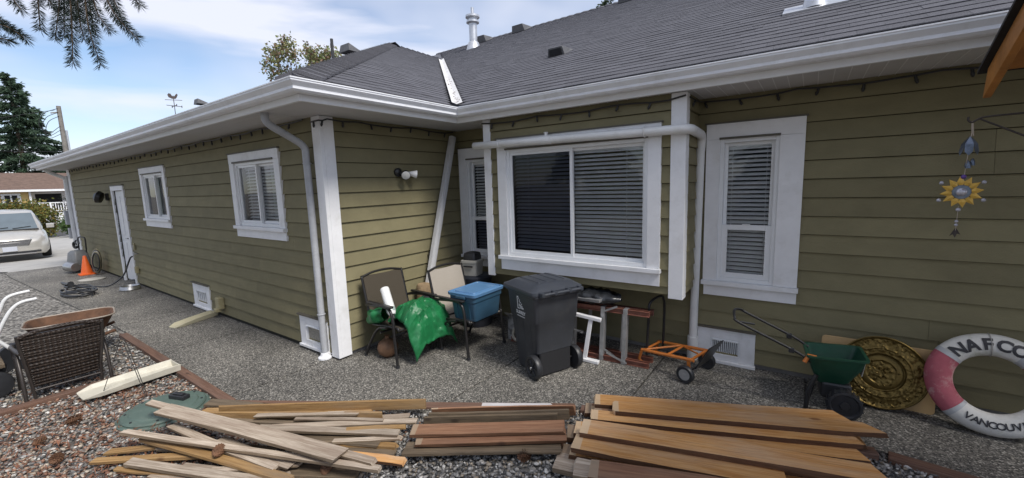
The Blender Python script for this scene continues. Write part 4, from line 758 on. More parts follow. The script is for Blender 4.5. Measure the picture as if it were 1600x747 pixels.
part('rope', MB().tube([Mr @ Vector((math.cos(R(88))*(RR+(RW+.004)*math.cos(q)), math.sin(R(88))*(RR+(RW+.004)*math.cos(q)), (RT2+.004)*math.sin(q))) for q in [2*math.pi*k/24 for k in range(24)]], .003, 6, True), M('grey_cord', (.3,.29,.27), .8), ring, smooth=60)
# ---------------------------------------------------------- timber shelter at the right edge
m_stain = M('stained_timber', (.36,.15,.035), .5, .3, 5, stretch=(1,1,1), coord='World', bump=.2, bscale=40, dirt=(.12,.05,.02), dscale=6, damt=.5); m_felt = M('roof_felt', (.02,.018,.017), .9, .2, 30)
sh = thing('shelter', 'stained timber shelter with dark roof edge beside the back wall', 'shelter', (1.35, 3.45, 0)); q = .5
def shp(y): return 2.36+q*(3.6-y)
Hs = lambda nm, mb, m, **k: part(nm, mb, m, sh, world=True, **k)
Hs('barge_board', MB().hexa([(.78,3.62,shp(3.62)-.03),(.815,3.62,shp(3.62)-.03),(.815,.4,shp(.4)-.03),(.78,.4,shp(.4)-.03),(.78,3.58,shp(3.58)+.11),(.815,3.58,shp(3.58)+.11),(.815,.4,shp(.4)+.11),(.78,.4,shp(.4)+.11)]), m_stain, bevel=.004)
for k in range(11):
    y = 3.55-.3*k; Hs('roof_plank', MB().hexa([(.82,y,shp(y)+.07),(4,y,shp(y)+.07),(4,y-.294,shp(y-.294)+.07),(.82,y-.294,shp(y-.294)+.07),(.82,y,shp(y)+.092),(4,y,shp(y)+.092),(4,y-.294,shp(y-.294)+.092),(.82,y-.294,shp(y-.294)+.092)]), m_stain)
Hs('roof_felt', MB().hexa([(.75,3.63,shp(3.63)+.115),(4.1,3.63,shp(3.63)+.115),(4.1,.3,shp(.3)+.115),(.75,.3,shp(.3)+.115),(.75,3.63,shp(3.63)+.135),(4.1,3.63,shp(3.63)+.135),(4.1,.3,shp(.3)+.135),(.75,.3,shp(.3)+.135)]), m_felt)
for x in (1.2, 1.9, 2.6, 3.4): Hs('rafter', MB().hexa([(x,3.55,shp(3.55)-.05),(x+.045,3.55,shp(3.55)-.05),(x+.045,.4,shp(.4)-.05),(x,.4,shp(.4)-.05),(x,3.55,shp(3.55)+.068),(x+.045,3.55,shp(3.55)+.068),(x+.045,.4,shp(.4)+.068),(x,.4,shp(.4)+.068)]), m_stain)
Hs('beam', MB().box(1.02,4,3.36,3.46,2.24,2.36), m_stain, bevel=.005)
for x, y in ((1.19,3.42),(3.7,3.42),(1.22,.6),(3.7,.6)): Hs('post', MB().box(x-.05+.03,x+.05+.03,y-.05,y+.05,0,2.24 if y > 2 else shp(y)-.05), m_stain, bevel=.006)
Hs('beam', MB().box(.84,4,.55,.65,shp(.6)-.05-.001,shp(.6)+.06), m_stain)
# chime bracket and sunflower chime
m_iron = M('dark_iron', (.06,.05,.045), .5, .3, 20, metal=.5)
br = single('hanging_bracket', MB().tube(smoothpath([(1.168,3.44,2.215),(.95,3.55,2.215),(.80,3.59,2.213),(.765,3.60,2.20),(.745,3.60,2.188),(.73,3.60,2.20),(.728,3.60,2.22)],4), .0055).tube([(.775,3.598,2.205),(.93,3.56,2.10),(1.168,3.44,1.93)], .005), m_iron, 'thin dark iron bracket holding the sunflower wind chime', 'bracket', (1.168, 3.44, 1.93), smooth=50, world=True)
ch = thing('wind_chime', 'metal sunflower wind chime with beads hanging from the iron bracket', 'wind chime', (.745, 3.60, 1.49), 0)
m_petal = M('yellow_petal', (.62,.38,.07), .35, .15, 20, metal=.3); m_bead = M('glass_bead', (.45,.45,.5), .12, .2, 20, metal=.4); m_vio = M('violet_bead', (.10,.05,.25), .2, .2); m_silv = M('silver_leaf', (.16,.19,.24), .3, .5, 15, metal=.8); m_cord = M('pale_cord', (.4,.34,.28), .8)
part('cord', MB().tube([(0,0,.705),(.005,0,.64),(0,0,.58)], .003,5).tube([(.004,0,.70),(.012,0,.62)], .0025,5).tube([(-.002,0,.52),(-.008,0,.38),(-.012,0,.355)], .002,5).tube([(-.018,0,.21),(-.02,0,.03)], .0015,5), m_cord, ch, smooth=50)
for k in range(6):
    a = k*math.pi/3+.3; c, s_ = math.cos(a), math.sin(a); part('bell_leaf', MB().add([(.004*c,.004*s_,.62),(.028*c-.018*s_,.028*s_+.018*c,.575),(.028*c+.018*s_,.028*s_-.018*c,.575),(.038*c-.016*s_,.038*s_+.016*c,.53),(.038*c+.016*s_,.038*s_-.016*c,.53),(.041*c,.041*s_,.51)], [(0,1,2),(1,3,4,2),(3,5,4)]), m_silv, ch)
for k in range(3): a = k*2.1; part('small_bell', MB().lathe([(.004,.04),(.011,.02),(.013,.0),(.011,.0)], 10, Matrix.Translation((.008+.012*math.cos(a), .012*math.sin(a), .45-.008*k))), m_silv, ch, smooth=50)
cc = Vector((-.012, 0, .295))
for k in range(12):
    a = k*math.pi/6+.12; u = Vector((math.cos(a), 0, math.sin(a))); v = Vector((-math.sin(a), 0, math.cos(a))); y = Vector((0,-.004,0)); b0 = cc+u*.036; pts = [b0-v*.006, b0+u*.024-v*.017, b0+u*.058, b0+u*.024+v*.017, b0+v*.006]
    part('petal', MB().add([p_+y*.2 for p_ in pts]+[p_-y*.2 for p_ in pts]+[b0+u*.022+y*1.6], [(0,1,10),(1,2,10),(2,3,10),(3,4,10),(4,0,10),(9,8,7,6,5)]), m_petal, ch)
Mc = Matrix.Translation(cc) @ Matrix.Rotation(math.pi/2, 4, 'X')
part('flower_ring', MB().lathe([(.025,-.003),(.04,-.003),(.042,.002),(.04,.005),(.025,.005)], 24, Mc), m_silv, ch, smooth=40); part('flower_eye', MB().lathe([(.026,-.008),(.026,.004),(.02,.014),(.008,.019),(.0,.02)], 20, Mc), m_bead, ch, smooth=60)
def ball(p, r_, m): part('bead', MB().lathe([(r_*math.sin(math.pi*k/8), -r_*math.cos(math.pi*k/8)) for k in range(9)], 12, Matrix.Translation(p)), m, ch, smooth=60)
for a in (35, 145, 210, 330): ball(cc+Vector((math.cos(R(a))*.108, 0, math.sin(R(a))*.108*.9)), .011, m_bead)
ball((-.01,0,.385), .013, m_vio); ball(cc+Vector((-.006,0,-.105)), .012, m_bead); ball((-.02,0,.12), .009, m_bead); ball((-.02,0,.098), .009, m_bead)
part('tail_charm', MB().add([(-.02,0,.085),(-.045,-.004,.03),(-.03,0,.04),(-.02,-.004,.02),(-.012,0,.045),(.002,-.004,.04)], [(0,1,2),(0,2,3),(0,3,4),(0,4,5)]), m_iron, ch)
# ---------------------------------------------------------- string lights under the eaves
def stringlights(label, pts, seed):
    q = random.Random(seed); path = []
    for a, b in zip(pts, pts[1:]):
        a, b = Vector(a), Vector(b); n = max(2, int((b-a).length/.15))
        for i in range(n): path.append(a.lerp(b, i/n)+Vector((0,0,-.02-.025*abs(math.sin(i*.55+q.random()*.5))))+Vector((0,q.uniform(-.008,.008),0)))
    path.append(Vector(pts[-1])+Vector((0,0,-.02))); t = thing('string_lights', label, 'string lights', tuple(path[0]), 0, 'string lights under the eaves')
    part('cable', MB().tube(path, .0085, 5), m_blackm, t, smooth=60, world=True); mb = MB()
    for i in range(1, len(path)-1, 2): p_ = path[i]; mb.lathe([(.008,0),(.011,-.012),(.010,-.03),(.0135,-.04),(.008,-.062),(0,-.066)], 6, Matrix.Translation(p_) @ Matrix.Rotation(q.uniform(-.5,.5), 4, 'Y'))
    part('bulbs', mb, m_blackp, t, smooth=60, world=True, kind='stuff')
stringlights('black string lights along the soffit of the long side wall', [(-16.7,2.50,2.69),(-4.5,2.50,2.69)], 1); stringlights('black string lights along the soffit of the return wall', [(-4.36,2.50,2.66),(-4.20,2.50,2.66),(-4.20,2.6,2.68),(-4.225,3.0,2.688),(-4.225,4.55,2.688)], 2)
stringlights('black string lights across the top of the bay', [(-3.3,4.07,2.67),(-.95,4.07,2.67)], 3); stringlights('black string lights along the soffit of the back wall right of the bay', [(-.93,4.15,2.665),(-.90,4.60,2.686),(3.5,4.60,2.686)], 4)
# ============================================================ lumber
def woodmat(name, c1, c2, knot, band=None, rough=.75, grey=None, gamt=.5):
    m = bpy.data.materials.new(name); m.use_nodes = True; t = m.node_tree; n = t.nodes; l = t.links.new; b = n['Principled BSDF']; b.inputs['Roughness'].default_value = rough; b.inputs['Specular IOR Level'].default_value = .3
    tcn = n.new('ShaderNodeTexCoord'); oi = n.new('ShaderNodeObjectInfo'); sc = n.new('ShaderNodeVectorMath'); sc.operation = 'SCALE'; sc.inputs[0].default_value = (31, 47, 13); l(oi.outputs['Random'], sc.inputs['Scale'])
    ad = n.new('ShaderNodeVectorMath'); ad.operation = 'ADD'; l(tcn.outputs['Object'], ad.inputs[0]); l(sc.outputs[0], ad.inputs[1])
    def noise(scale, st, det=6, dist=0):
        mp = n.new('ShaderNodeMapping'); mp.inputs['Scale'].default_value = st; l(ad.outputs[0], mp.inputs[0]); no = n.new('ShaderNodeTexNoise'); no.inputs['Scale'].default_value = scale; no.inputs['Detail'].default_value = det; no.inputs['Distortion'].default_value = dist; no.inputs['Roughness'].default_value = .65; l(mp.outputs[0], no.inputs['Vector']); return no.outputs['Fac']
    g = noise(9, (.35, 7, 7), 8, .4); f = noise(40, (.12, 6, 6), 3)
    rp = n.new('ShaderNodeValToRGB'); e = rp.color_ramp.elements; e[0].position = .38; e[1].position = .62; e[0].color = (*c1,1); e[1].color = (*c2,1); l(g, rp.inputs[0]); cur = rp.outputs[0]
    def mixin(fac, col, lo, hi, amt):
        nonlocal cur
        r_ = n.new('ShaderNodeMapRange'); r_.inputs['From Min'].default_value = lo; r_.inputs['From Max'].default_value = hi; r_.inputs['To Max'].default_value = amt; l(fac, r_.inputs[0])
        mx = n.new('ShaderNodeMix'); mx.data_type = 'RGBA'; mx.inputs['B'].default_value = (*col,1); l(r_.outputs[0], mx.inputs['Factor']); l(cur, mx.inputs['A']); cur = mx.outputs['Result']
    if grey: mixin(noise(2.2, (.6, 3, 3), 6), grey, .45, .7, gamt)
    mixin(f, knot, .56, .70, .65); mixin(noise(5, (.25, 9, 9), 5, .8), knot, .62, .72, .55)
    vo = n.new('ShaderNodeTexVoronoi'); mp = n.new('ShaderNodeMapping'); mp.inputs['Scale'].default_value = (2.2, 5, 5); l(ad.outputs[0], mp.inputs[0]); l(mp.outputs[0], vo.inputs['Vector']); vo.inputs['Scale'].default_value = 1
    mixin(vo.outputs['Distance'], knot, .10, .05, .8)
    if band:
        sx = n.new('ShaderNodeSeparateXYZ'); l(tcn.outputs['Object'], sx.inputs[0]); mixin(sx.outputs['X'], band, .052, .050, .8)
    hv = n.new('ShaderNodeHueSaturation'); mr = n.new('ShaderNodeMapRange'); mr.inputs['To Min'].default_value = .80; mr.inputs['To Max'].default_value = 1.15; l(oi.outputs['Random'], mr.inputs[0]); l(mr.outputs[0], hv.inputs['Value']); l(cur, hv.inputs['Color']); l(hv.outputs[0], b.inputs['Base Color'])
    bu = n.new('ShaderNodeBump'); bu.inputs['Strength'].default_value = .35; bu.inputs['Distance'].default_value = .004; l(f, bu.inputs['Height']); l(bu.outputs[0], b.inputs['Normal']); return m
wd_or = woodmat('orange_cedar', (.56,.255,.075), (.72,.40,.155), (.26,.10,.03), band=(.68,.52,.34), grey=(.60,.44,.30), gamt=.6)
wd_br = woodmat('red_brown_board', (.22,.105,.06), (.34,.185,.105), (.07,.035,.022), band=(.38,.29,.2), grey=(.2,.14,.10))
wd_gr = woodmat('weathered_grey', (.30,.235,.175), (.52,.44,.35), (.13,.085,.055), grey=(.27,.20,.15), gamt=.75)
wd_yb = woodmat('yellow_brown', (.27,.155,.06), (.38,.235,.10), (.12,.06,.03), grey=(.26,.20,.14), gamt=.6)
wd_dk = woodmat('dark_damp_board', (.10,.075,.05), (.19,.14,.09), (.05,.035,.025), grey=(.2,.16,.12))
wd_pl = woodmat('pale_lilac_board', (.45,.42,.42), (.55,.53,.53), (.3,.26,.25))
_sd = woodmat('shaded_stained_edge', (.085,.042,.022), (.15,.075,.04), (.05,.025,.015)); _sg = woodmat('shaded_weathered_edge', (.15,.11,.075), (.25,.19,.13), (.08,.055,.04))  # board sides: shade put into a darker brown edge colour
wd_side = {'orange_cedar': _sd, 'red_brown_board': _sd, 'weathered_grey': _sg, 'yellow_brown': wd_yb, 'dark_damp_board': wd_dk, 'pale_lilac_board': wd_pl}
def board(a, b, za, zb, w, t, m, label, group, roll=0, cut=0, seed=0, worn=False):
    A = px(*a, Z=za); B = px(*b, Z=zb); q = random.Random(hash((a, b)) & 0xffff); d = B-A; L_ = d.length; d.normalize()
    r_ = d.cross(Vector((0,0,1))).normalized(); n_ = r_.cross(d)
    R3 = Matrix((d, -r_, n_)).transposed() @ Matrix.Rotation(R(roll), 3, 'X')
    mb = MB(); ns = 8; rings = []; bow = q.uniform(-.012, .012); tw = q.uniform(-.08, .08)
    for i in range(ns+1):
        f = i/ns; x = f*L_; hw = w/2; c = bow*4*f*(1-f)
        if worn and i in (0, ns): hw *= .72
        sk = cut*(.5 if i == ns else 0)
        rings.append([(x+(-sk if s1 > 0 else sk) + (q.uniform(-.014,.014) if i in (0,ns) else 0), s1*hw+c+q.uniform(-.0025,.0025), s2*t/2+q.uniform(-.0015,.0015)+tw*(f-.5)*s1*hw) for s1, s2 in ((-1,-1),(1,-1),(1,1),(-1,1))])
        if worn and i == 0: rings.append([(x+.025, s1*w/2+c, s2*t/2) for s1, s2 in ((-1,-1),(1,-1),(1,1),(-1,1))])
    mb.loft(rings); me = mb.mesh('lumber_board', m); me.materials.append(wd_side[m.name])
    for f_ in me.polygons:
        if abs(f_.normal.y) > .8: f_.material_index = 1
    o = link('lumber_board', me, None, A); o.rotation_mode = 'QUATERNION'; o.rotation_quaternion = R3.to_quaternion()
    bv = o.modifiers.new('bevel', 'BEVEL'); bv.width = .003; bv.segments = 2; bv.limit_method = 'ANGLE'; bv.angle_limit = R(50)
    tag(o, label, 'board', group); return o
gL, gM, gW = 'boards in the jumbled pile', 'boards in the short middle stack', 'boards in the orange cedar stack'
lg, ly, ld, lp = 'narrow weathered grey board in the jumbled pile', 'narrow yellow brown board in the jumbled pile', 'dark damp board low in the jumbled pile', 'pale bleached strip in the jumbled pile'
for a in [
 ((325,629),(470,643),.05,.05,.10,.02,wd_dk,'dark damp board nearest the edging timber in the jumbled pile'), ((342,642),(664,631),.10,.10,.022,.085,wd_yb,'long yellow brown board on edge at the back of the jumbled pile'), ((315,643),(580,643),.06,.06,.09,.02,wd_yb,'yellow brown board lying flat beside the long board on edge'), ((329,652),(598,652),.075,.075,.022,.09,wd_yb,'second yellow brown board on edge in the jumbled pile'), ((370,661),(552,661),.05,.05,.11,.02,wd_dk,'dark damp board beneath the yellow brown boards on edge'), ((420,669),(652,658),.085,.09,.07,.022,wd_gr,'grey board whose tip reaches the middle stack'), ((480,665),(640,650),.05,.06,.07,.02,wd_gr,'short pale bleached strip tucked under the long grey board'), ((404,669),(622,677),.11,.09,.075,.022,wd_gr,'pale bleached strip running level beneath the broad grey board'), ((449,683),(597,689),.06,.06,.14,.02,wd_dk,'dark wide board under the pale strips of the jumbled pile'), ((430,691),(619,698),.045,.045,.06,.03,wd_yb,'short thick yellow brown board pointing at the middle stack'), ((480,706),(617,708),.03,.03,.10,.02,wd_dk,'dark damp board resting on gravel beneath the narrow orange end'), ((500,709),(631,722),.075,.05,.08,.022,wd_or,'short orange board end poking out of the jumbled pile'), ((449,735),(560,738),.015,.015,.12,.02,wd_dk,'dark wet board half buried in gravel under the broad grey one'),
 ((167,707),(330,687),.02,.045,.06,.022,wd_yb,'yellow brown strip resting on the gravel beside the green lid'), ((145,721),(390,709),.02,.05,.055,.025,wd_yb,'thin yellow brown strip poking farthest out over the gravel'), ((236,742),(330,762),.015,.02,.06,.02,wd_gr,'grey board end nearly buried in the gravel'), ((285,729),(450,743),.03,.03,.06,.02,wd_gr,'grey strip lying flat on gravel beneath the crossing strips'), ((201,722),(420,753),.06,.05,.075,.022,wd_gr,'pale grey strip lowest of the crossing strips'), ((224,685),(455,751),.09,.07,.065,.024,wd_yb,'yellow brown strip crossing the jumbled pile beneath the grey strips'), ((345,686),(455,729),.10,.07,.07,.022,wd_gr,'grey strip end beside the broad weathered board'), ((268,665),(432,731),.125,.08,.065,.022,wd_gr,'grey strip slanting down under the broad weathered board'), ((193,675),(592,733),.15,.11,.052,.024,wd_gr,'long narrow pale strip lying across the jumbled pile'), ((233,629),(585,722),.185,.13,.065,.022,wd_gr,'long thin strip beneath the broad weathered grey board'), ((255,640),(532,712),.215,.165,.135,.026,wd_gr,'broad weathered grey board lying diagonally on top of the jumbled pile')]:
    board(*a, gL)
ql = random.Random(77)
for i, (a, b, z0, z1, m_) in enumerate([((250,700),(420,712),.035,.04,wd_gr),((300,655),(500,664),.075,.07,wd_dk),((280,690),(430,702),.07,.05,wd_dk),((395,720),(520,715),.04,.06,wd_gr),((180,733),(330,742),.02,.03,wd_yb),((520,690),(628,684),.075,.07,wd_gr),((540,672),(634,667),.10,.095,wd_yb),((330,735),(470,725),.05,.06,wd_gr),((460,655),(600,657),.10,.10,wd_gr),((400,650),(560,646),.11,.11,wd_gr)]):
    board(a, b, z0, z1, ql.uniform(.035,.06), .018, m_, ['thin grey lath on gravel among the crossing strips','thin dark lath behind the broad grey board','dark lath under the long narrow pale strip','short grey lath beneath the end of the broad board','thin yellow brown lath flat on the gravel','short grey lath at the pile end facing the middle stack','yellow brown lath on top beside the middle stack','grey lath poking from under the yellow brown strip','grey lath lying on the yellow brown boards','grey lath next to the long board on edge'][i], gL)
lm = 'red brown board stacked below the top of the middle stack'
for a in [((754,635),(863,635.5),.055,.055,.085,.02,wd_pl,'short pale lilac board behind the middle stack'), ((650,693),(880,690),.025,.025,.14,.024,wd_br,'lowest red brown board of the middle stack'), ((632,702),(876,698),.055,.055,.14,.024,wd_dk,'dark brown board jutting out beneath the middle stack'), ((650,688),(885,681),.09,.09,.14,.024,wd_br,'red brown board directly under the wide knotty one'), ((641,673),(881,667),.12,.12,.145,.024,wd_br,'wide red brown board with a knot on top of the middle stack'), ((662,659),(870,653),.09,.09,.022,.08,wd_dk,'dark board on edge in the middle stack'), ((668,653),(890,647),.10,.10,.022,.085,wd_dk,'grey brown board on edge behind the dark one in the middle stack'), ((675,646),(898,641),.10,.10,.022,.085,wd_br,'brown board on edge at the back of the middle stack')]:
    board(*a, gM)
lw_ = 'cedar board low in the orange stack showing only its pale end'
for a in [((868,722),(1200,800),.02,.02,.17,.036,wd_gr,lw_,0,0), ((880,708),(1280,772),.02,.02,.17,.036,wd_br,lw_,0,0), ((887,676),(1300,704),.02,.02,.17,.036,wd_br,lw_,0,0), ((891,702),(1290,762),.055,.055,.17,.036,wd_or,lw_,0,0), ((897,670),(1330,706),.055,.055,.17,.036,wd_or,lw_,0,0),
 ((925,646),(1345,688),.055,.055,.17,.036,wd_or,lw_,0,0), ((896,731),(1250,792),.09,.09,.17,.036,wd_gr,'cedar board with a rough grey end in the orange stack',0,0), ((1000,665),(1347,712),.09,.09,.17,.036,wd_or,'pale faded cedar board under the wide diagonal one',0,.05), ((898,692),(1230,752),.125,.125,.17,.036,wd_or,'cedar board crossing beneath the wide diagonal board',0,0), ((922,735),(1230,782),.16,.16,.17,.036,wd_br,'red brown cedar board with a pale cracked end in the orange stack',0,0),
 ((915,640),(1330,676),.02,.02,.17,.036,wd_br,lw_,0,0), ((930,636),(1322,668),.09,.09,.17,.036,wd_br,'brown cedar board under the back board of the orange stack',0,0), ((903,684),(1350,742),.09,.09,.17,.036,wd_br,'brown cedar board hidden under the wide diagonal one',0,0),
 ((928,626),(1318,655),.125,.125,.17,.036,wd_or,'cedar board at the back of the orange stack',0,.06), ((924,650),(1340,690),.125,.125,.13,.036,wd_or,'cedar board under the round ended one in the orange stack',0,0), ((910,668),(1380,745),.165,.165,.175,.037,wd_or,'wide orange cedar board lying diagonally on the orange stack',0,.05)]:
    board(*a[:8], gW, a[8], a[9])
board((956,637),(1366,672),.162,.162,.155,.037,wd_or,'round ended cedar board on top of the orange stack',gW,0,.10,worn=True)
# timber edging of the gravel bed
wd_edge = woodmat('edging_timber', (.12,.065,.045), (.20,.115,.08), (.06,.035,.025), grey=(.17,.12,.10))
def edging(a, b, label, z=.0):
    a, b = Vector((*a, z)), Vector((*b, z)); L_ = (b-a).length; an = math.atan2(b.y-a.y, b.x-a.x)
    o = single('edging_timber', MB().box(0, L_, -.045, .045, -.05, .022), wd_edge, label, 'edging timber', tuple(a), 'edging timbers round the gravel bed', bevel=.006, rot=(0,0,an))
edging((-7.7,1.42),(-4.25,1.43),'brown edging timber between gravel bed and patio beside the green lid'); edging((-4.2,1.43),(-1.55,3.02),'brown edging timber passing beneath the lumber piles'); edging((-1.5,3.03),(.46,3.59),'brown edging timber behind the orange cedar stack'); edging((.52,3.59),(2.9,3.36),'brown edging timber running past the shelter post'); edging((-5.86,-1.6),(-5.90,1.33),'brown edging timber running beneath the cream splash tray')
# ============================================================ gravel, litter, cones
ico = bmesh.new(); bmesh.ops.create_icosphere(ico, subdivisions=1, radius=1); IV = np.array([v.co[:] for v in ico.verts]); IF = np.array([[v.index for v in f.verts] for f in ico.faces]); ico.free()
def scatter(name, pts, size, cols, flat, m, label, cat, jit=.35, vs0=IV, fs0=IF, stretchy=None):
    n = len(pts); k = len(vs0); an = RS.rand(n)*6.283; c, s_ = np.cos(an), np.sin(an)
    sc = size[:,None]*(1+jit*(RS.rand(n,3)-.5)*2)*np.array([1.15,.85,flat]); V_ = vs0[None]*sc[:,None,:]*(1+.14*RS.randn(n,k,1))
    ti = (RS.rand(n)-.5)*1.0; ct, st_ = np.cos(ti), np.sin(ti)
    x, z = V_[...,0]*ct[:,None]-V_[...,2]*st_[:,None], V_[...,0]*st_[:,None]+V_[...,2]*ct[:,None]; y = V_[...,1]
    V_ = np.stack([x*c[:,None]-y*s_[:,None], x*s_[:,None]+y*c[:,None], z], -1)+pts[:,None,:]; F_ = (fs0[None]+(np.arange(n)*k)[:,None,None]).reshape(-1, fs0.shape[1])
    me = bpy.data.meshes.new(name); me.vertices.add(n*k); me.vertices.foreach_set('co', V_.reshape(-1).astype(np.float32)); nf = len(F_); w_ = fs0.shape[1]; me.loops.add(nf*w_); me.polygons.add(nf)
    me.loops.foreach_set('vertex_index', F_.reshape(-1).astype(np.int32)); me.polygons.foreach_set('loop_start', (np.arange(nf)*w_).astype(np.int32)); me.polygons.foreach_set('loop_total', np.full(nf, w_, np.int32)); me.update(calc_edges=True); me.validate()
    at = me.attributes.new('col', 'FLOAT_COLOR', 'POINT'); at.data.foreach_set('color', np.repeat(np.concatenate([cols, np.ones((n,1))], 1), k, 0).reshape(-1).astype(np.float32)); me.shade_smooth(); me.materials.append(m)
    o = link(name, me); o['kind'] = 'stuff'; o['label'] = label; o['category'] = cat; return o
def inview(P, mg=90):
    d = P-np.array([0,0,CAMH]); f_, r_, u_ = np.array(fw), np.array(rt), np.array(up); z = d@f_; ok = z > .6; z = np.where(ok, z, 1); X, Y = 800+655.4*(d@r_)/z, 373.5-655.4*(d@u_)/z
    return ok & (X > -mg*3) & (X < 1600+mg) & (Y < 747+mg)
N_ = 150000; X_ = RS.uniform(-8.6, 1.8, N_); Y_ = RS.uniform(-1.2, 3.7, N_); ybv = np.interp(X_, [p[0] for p in YB], [p[1] for p in YB])
P_ = np.stack([X_, Y_, np.zeros(N_)], 1); keep = (Y_ < ybv-.02) & inview(P_); P_ = P_[keep]; n = len(P_)
dist = np.hypot(P_[:,0], P_[:,1]); keep = RS.rand(n) < np.clip(1.25-dist*.11, .25, 1); P_ = P_[keep][:46000]; n = len(P_)
sz = .0075+.011*RS.rand(n)**1.8; P_[:,2] = -.028+.022*RS.rand(n)
red = np.clip((-P_[:,0]-2.3)/1.2, 0, 1)*np.clip((2.0-P_[:,1]*.5), .3, 1); red = red*np.clip((P_[:,0]+6.6)/.7, .15, 1)
pal = np.array([(.06,.06,.06),(.13,.125,.12),(.22,.21,.20),(.36,.34,.31),(.55,.53,.49),(.30,.25,.19)]); palr = np.array([(.16,.075,.045),(.24,.13,.085),(.30,.20,.14),(.42,.36,.29),(.10,.06,.045),(.20,.18,.16)])
ia = RS.choice(6, n, p=[.13,.20,.24,.20,.10,.13]); ib = RS.choice(6, n, p=[.20,.24,.20,.14,.10,.12]); cols = np.where((RS.rand(n) < red*.55)[:,None], palr[ib], pal[ia])*(.8+.4*RS.rand(n,1))
m_stone = attrmat('pebbles', .65, bscale=90)
scatter('gravel', P_, sz, cols, .62, m_stone, 'mixed river gravel with rusty stones around the lumber piles', 'gravel')
# fallen cedar litter: thin brown bits
n = 2600; X_ = -2.4-3.6*RS.rand(n); Y_ = RS.uniform(-.6, 1.4, n)+.25*(X_+4); P_ = np.stack([X_, Y_, .004+.01*RS.rand(n)], 1); ybv = np.interp(X_, [p[0] for p in YB], [p[1] for p in YB]); P_ = P_[(Y_ < ybv)]; n = len(P_)
sv = np.array([(-1,0,0),(0,.12,.03),(1,0,0),(0,-.12,.03)]); sf = np.array([[0,3,2,1]]); scatter('needle_litter', P_, .02+.03*RS.rand(n), np.array([(.17,.07,.035)])*(.5+RS.rand(n,1)), 1, m_stone, 'rust brown cedar needles scattered on the gravel', 'litter', vs0=sv, fs0=sf)
m_cone = M('pine_cone', (.15,.075,.04), .85, .3, 30)
def pinecone(loc, label, s_=1):
    mb = MB(); q = random.Random(int(loc[0]*100))
    for k in range(9):
        z = -.034+.0085*k; r_ = .028*math.sqrt(max(.05, 1-(z/.04)**2))
        for j in range(8):
            a = j*math.pi/4+k*.39; c, s2 = math.cos(a), math.sin(a); mb.add([(r_*.3*c,r_*.3*s2,z),(r_*c-.009*s2,r_*s2+.009*c,z+.008),(r_*1.25*c,r_*1.25*s2,z+.014),(r_*c+.009*s2,r_*s2-.009*c,z+.008)], [(0,1,2,3)])
    mb.lathe([(0,-.036),(.014,-.02),(.016,.0),(.01,.03),(0,.04)], 8)
    o = single('pine_cone', mb, m_cone, label, 'pine cone', loc, 'fallen pine cones', rot=(R(80),0,q.random()*6)); o.scale = (s_,)*3
lc = 'small brown pine cone lying on the gravel'
for x_, y_, s_ in ((113,657,1.3),(822,711,1.3),(545-36,735,1.2),(90,715,1.2),(60,690,1)): p_ = px(x_, y_, Z=.03); pinecone(tuple(p_), lc, s_)
p_ = px(340,706,Z=.13); pinecone(tuple(p_), 'brown pine cone wedged among the strips of the jumbled pile', 1.2)
# ============================================================ green tank lid, splash trays, wires
m_lid = M('green_lid', (.085,.125,.105), .55, .12, 6, dirt=(.16,.16,.14), dscale=9, damt=.4, bump=.1)
p_ = px(257,634,Z=.03); t = thing('tank_lid', 'round grey green plastic tank lid set in the gravel', 'lid', (p_.x, p_.y, -.02), R(20))
part('lid', MB().lathe([(.30,.0),(.305,.03),(.295,.042),(.25,.045),(.24,.055),(.19,.06),(.0,.065)], 40), m_lid, t, smooth=30); part('rim', MB().lathe([(.33,-.02),(.335,.01),(.32,.022),(.304,.02)], 40), m_lid, t, smooth=40)
q_ = t.matrix_basis.inverted() @ px(259,622,Z=.06); part('clasp', MB().box(-.09,.09,-.035,.035,.045,.085).box(-.06,.06,-.02,.02,.085,.10), m_blackp, t, bevel=.01).location = (.02,.12,.015)
for k in range(8): a = k*math.pi/4; part('bolt', MB().lathe([(.009,.04),(.009,.05),(0,.052)], 8, Matrix.Translation((.272*math.cos(a), .272*math.sin(a), 0))), m_blackp, t)
m_cream = M('cream_plastic', (.58,.55,.46), .5, .08, 6, dirt=(.35,.31,.24), dscale=7, damt=.5)
def splash(label, a, b, w0, w1, m):
    a, b = Vector(a), Vector(b); L_ = (b-a).length; an = math.atan2(b.y-a.y, b.x-a.x); mb = MB()
    prof = lambda w, h: [(-w,0),(w,0),(w+.012,h),(w-.003,h),(w-.03,.010),(-w+.03,.010),(-w+.003,h),(-w-.012,h)]
    st = [(0,w0,.07),(.04,w0,.07),(L_*.5,(w0+w1)/2,.06),(L_*.85,w1,.045),(L_,w1*.75,.016)]
    o = single('splash_tray', mb.loft([[(x, y, z) for y, z in prof(w, h)] for x, w, h in st]).box(.002,.012,-w0+.002,w0-.002,.008,.066), m, label, 'splash tray', tuple(a), rot=(0,0,an), bevel=.003)
splash('cream plastic downspout splash tray lying across the edging timber by the wicker chair', (-5.60,1.42,.024), (-5.58,.66,.024), .125, .155, m_cream); splash('cream plastic splash tray on the patio below the tan outlet cover', (-7.62,2.50,.0), (-7.42,1.90,.0), .075, .09, M('old_cream', (.42,.39,.28), .55, .1, 6))
t = thing('wire_stakes', 'thin rusty wire stakes standing in the gravel beside the cream splash tray', 'stakes', (-5.35,.95,0)); m_wire = M('rusty_wire', (.03,.025,.022), .6, .2)
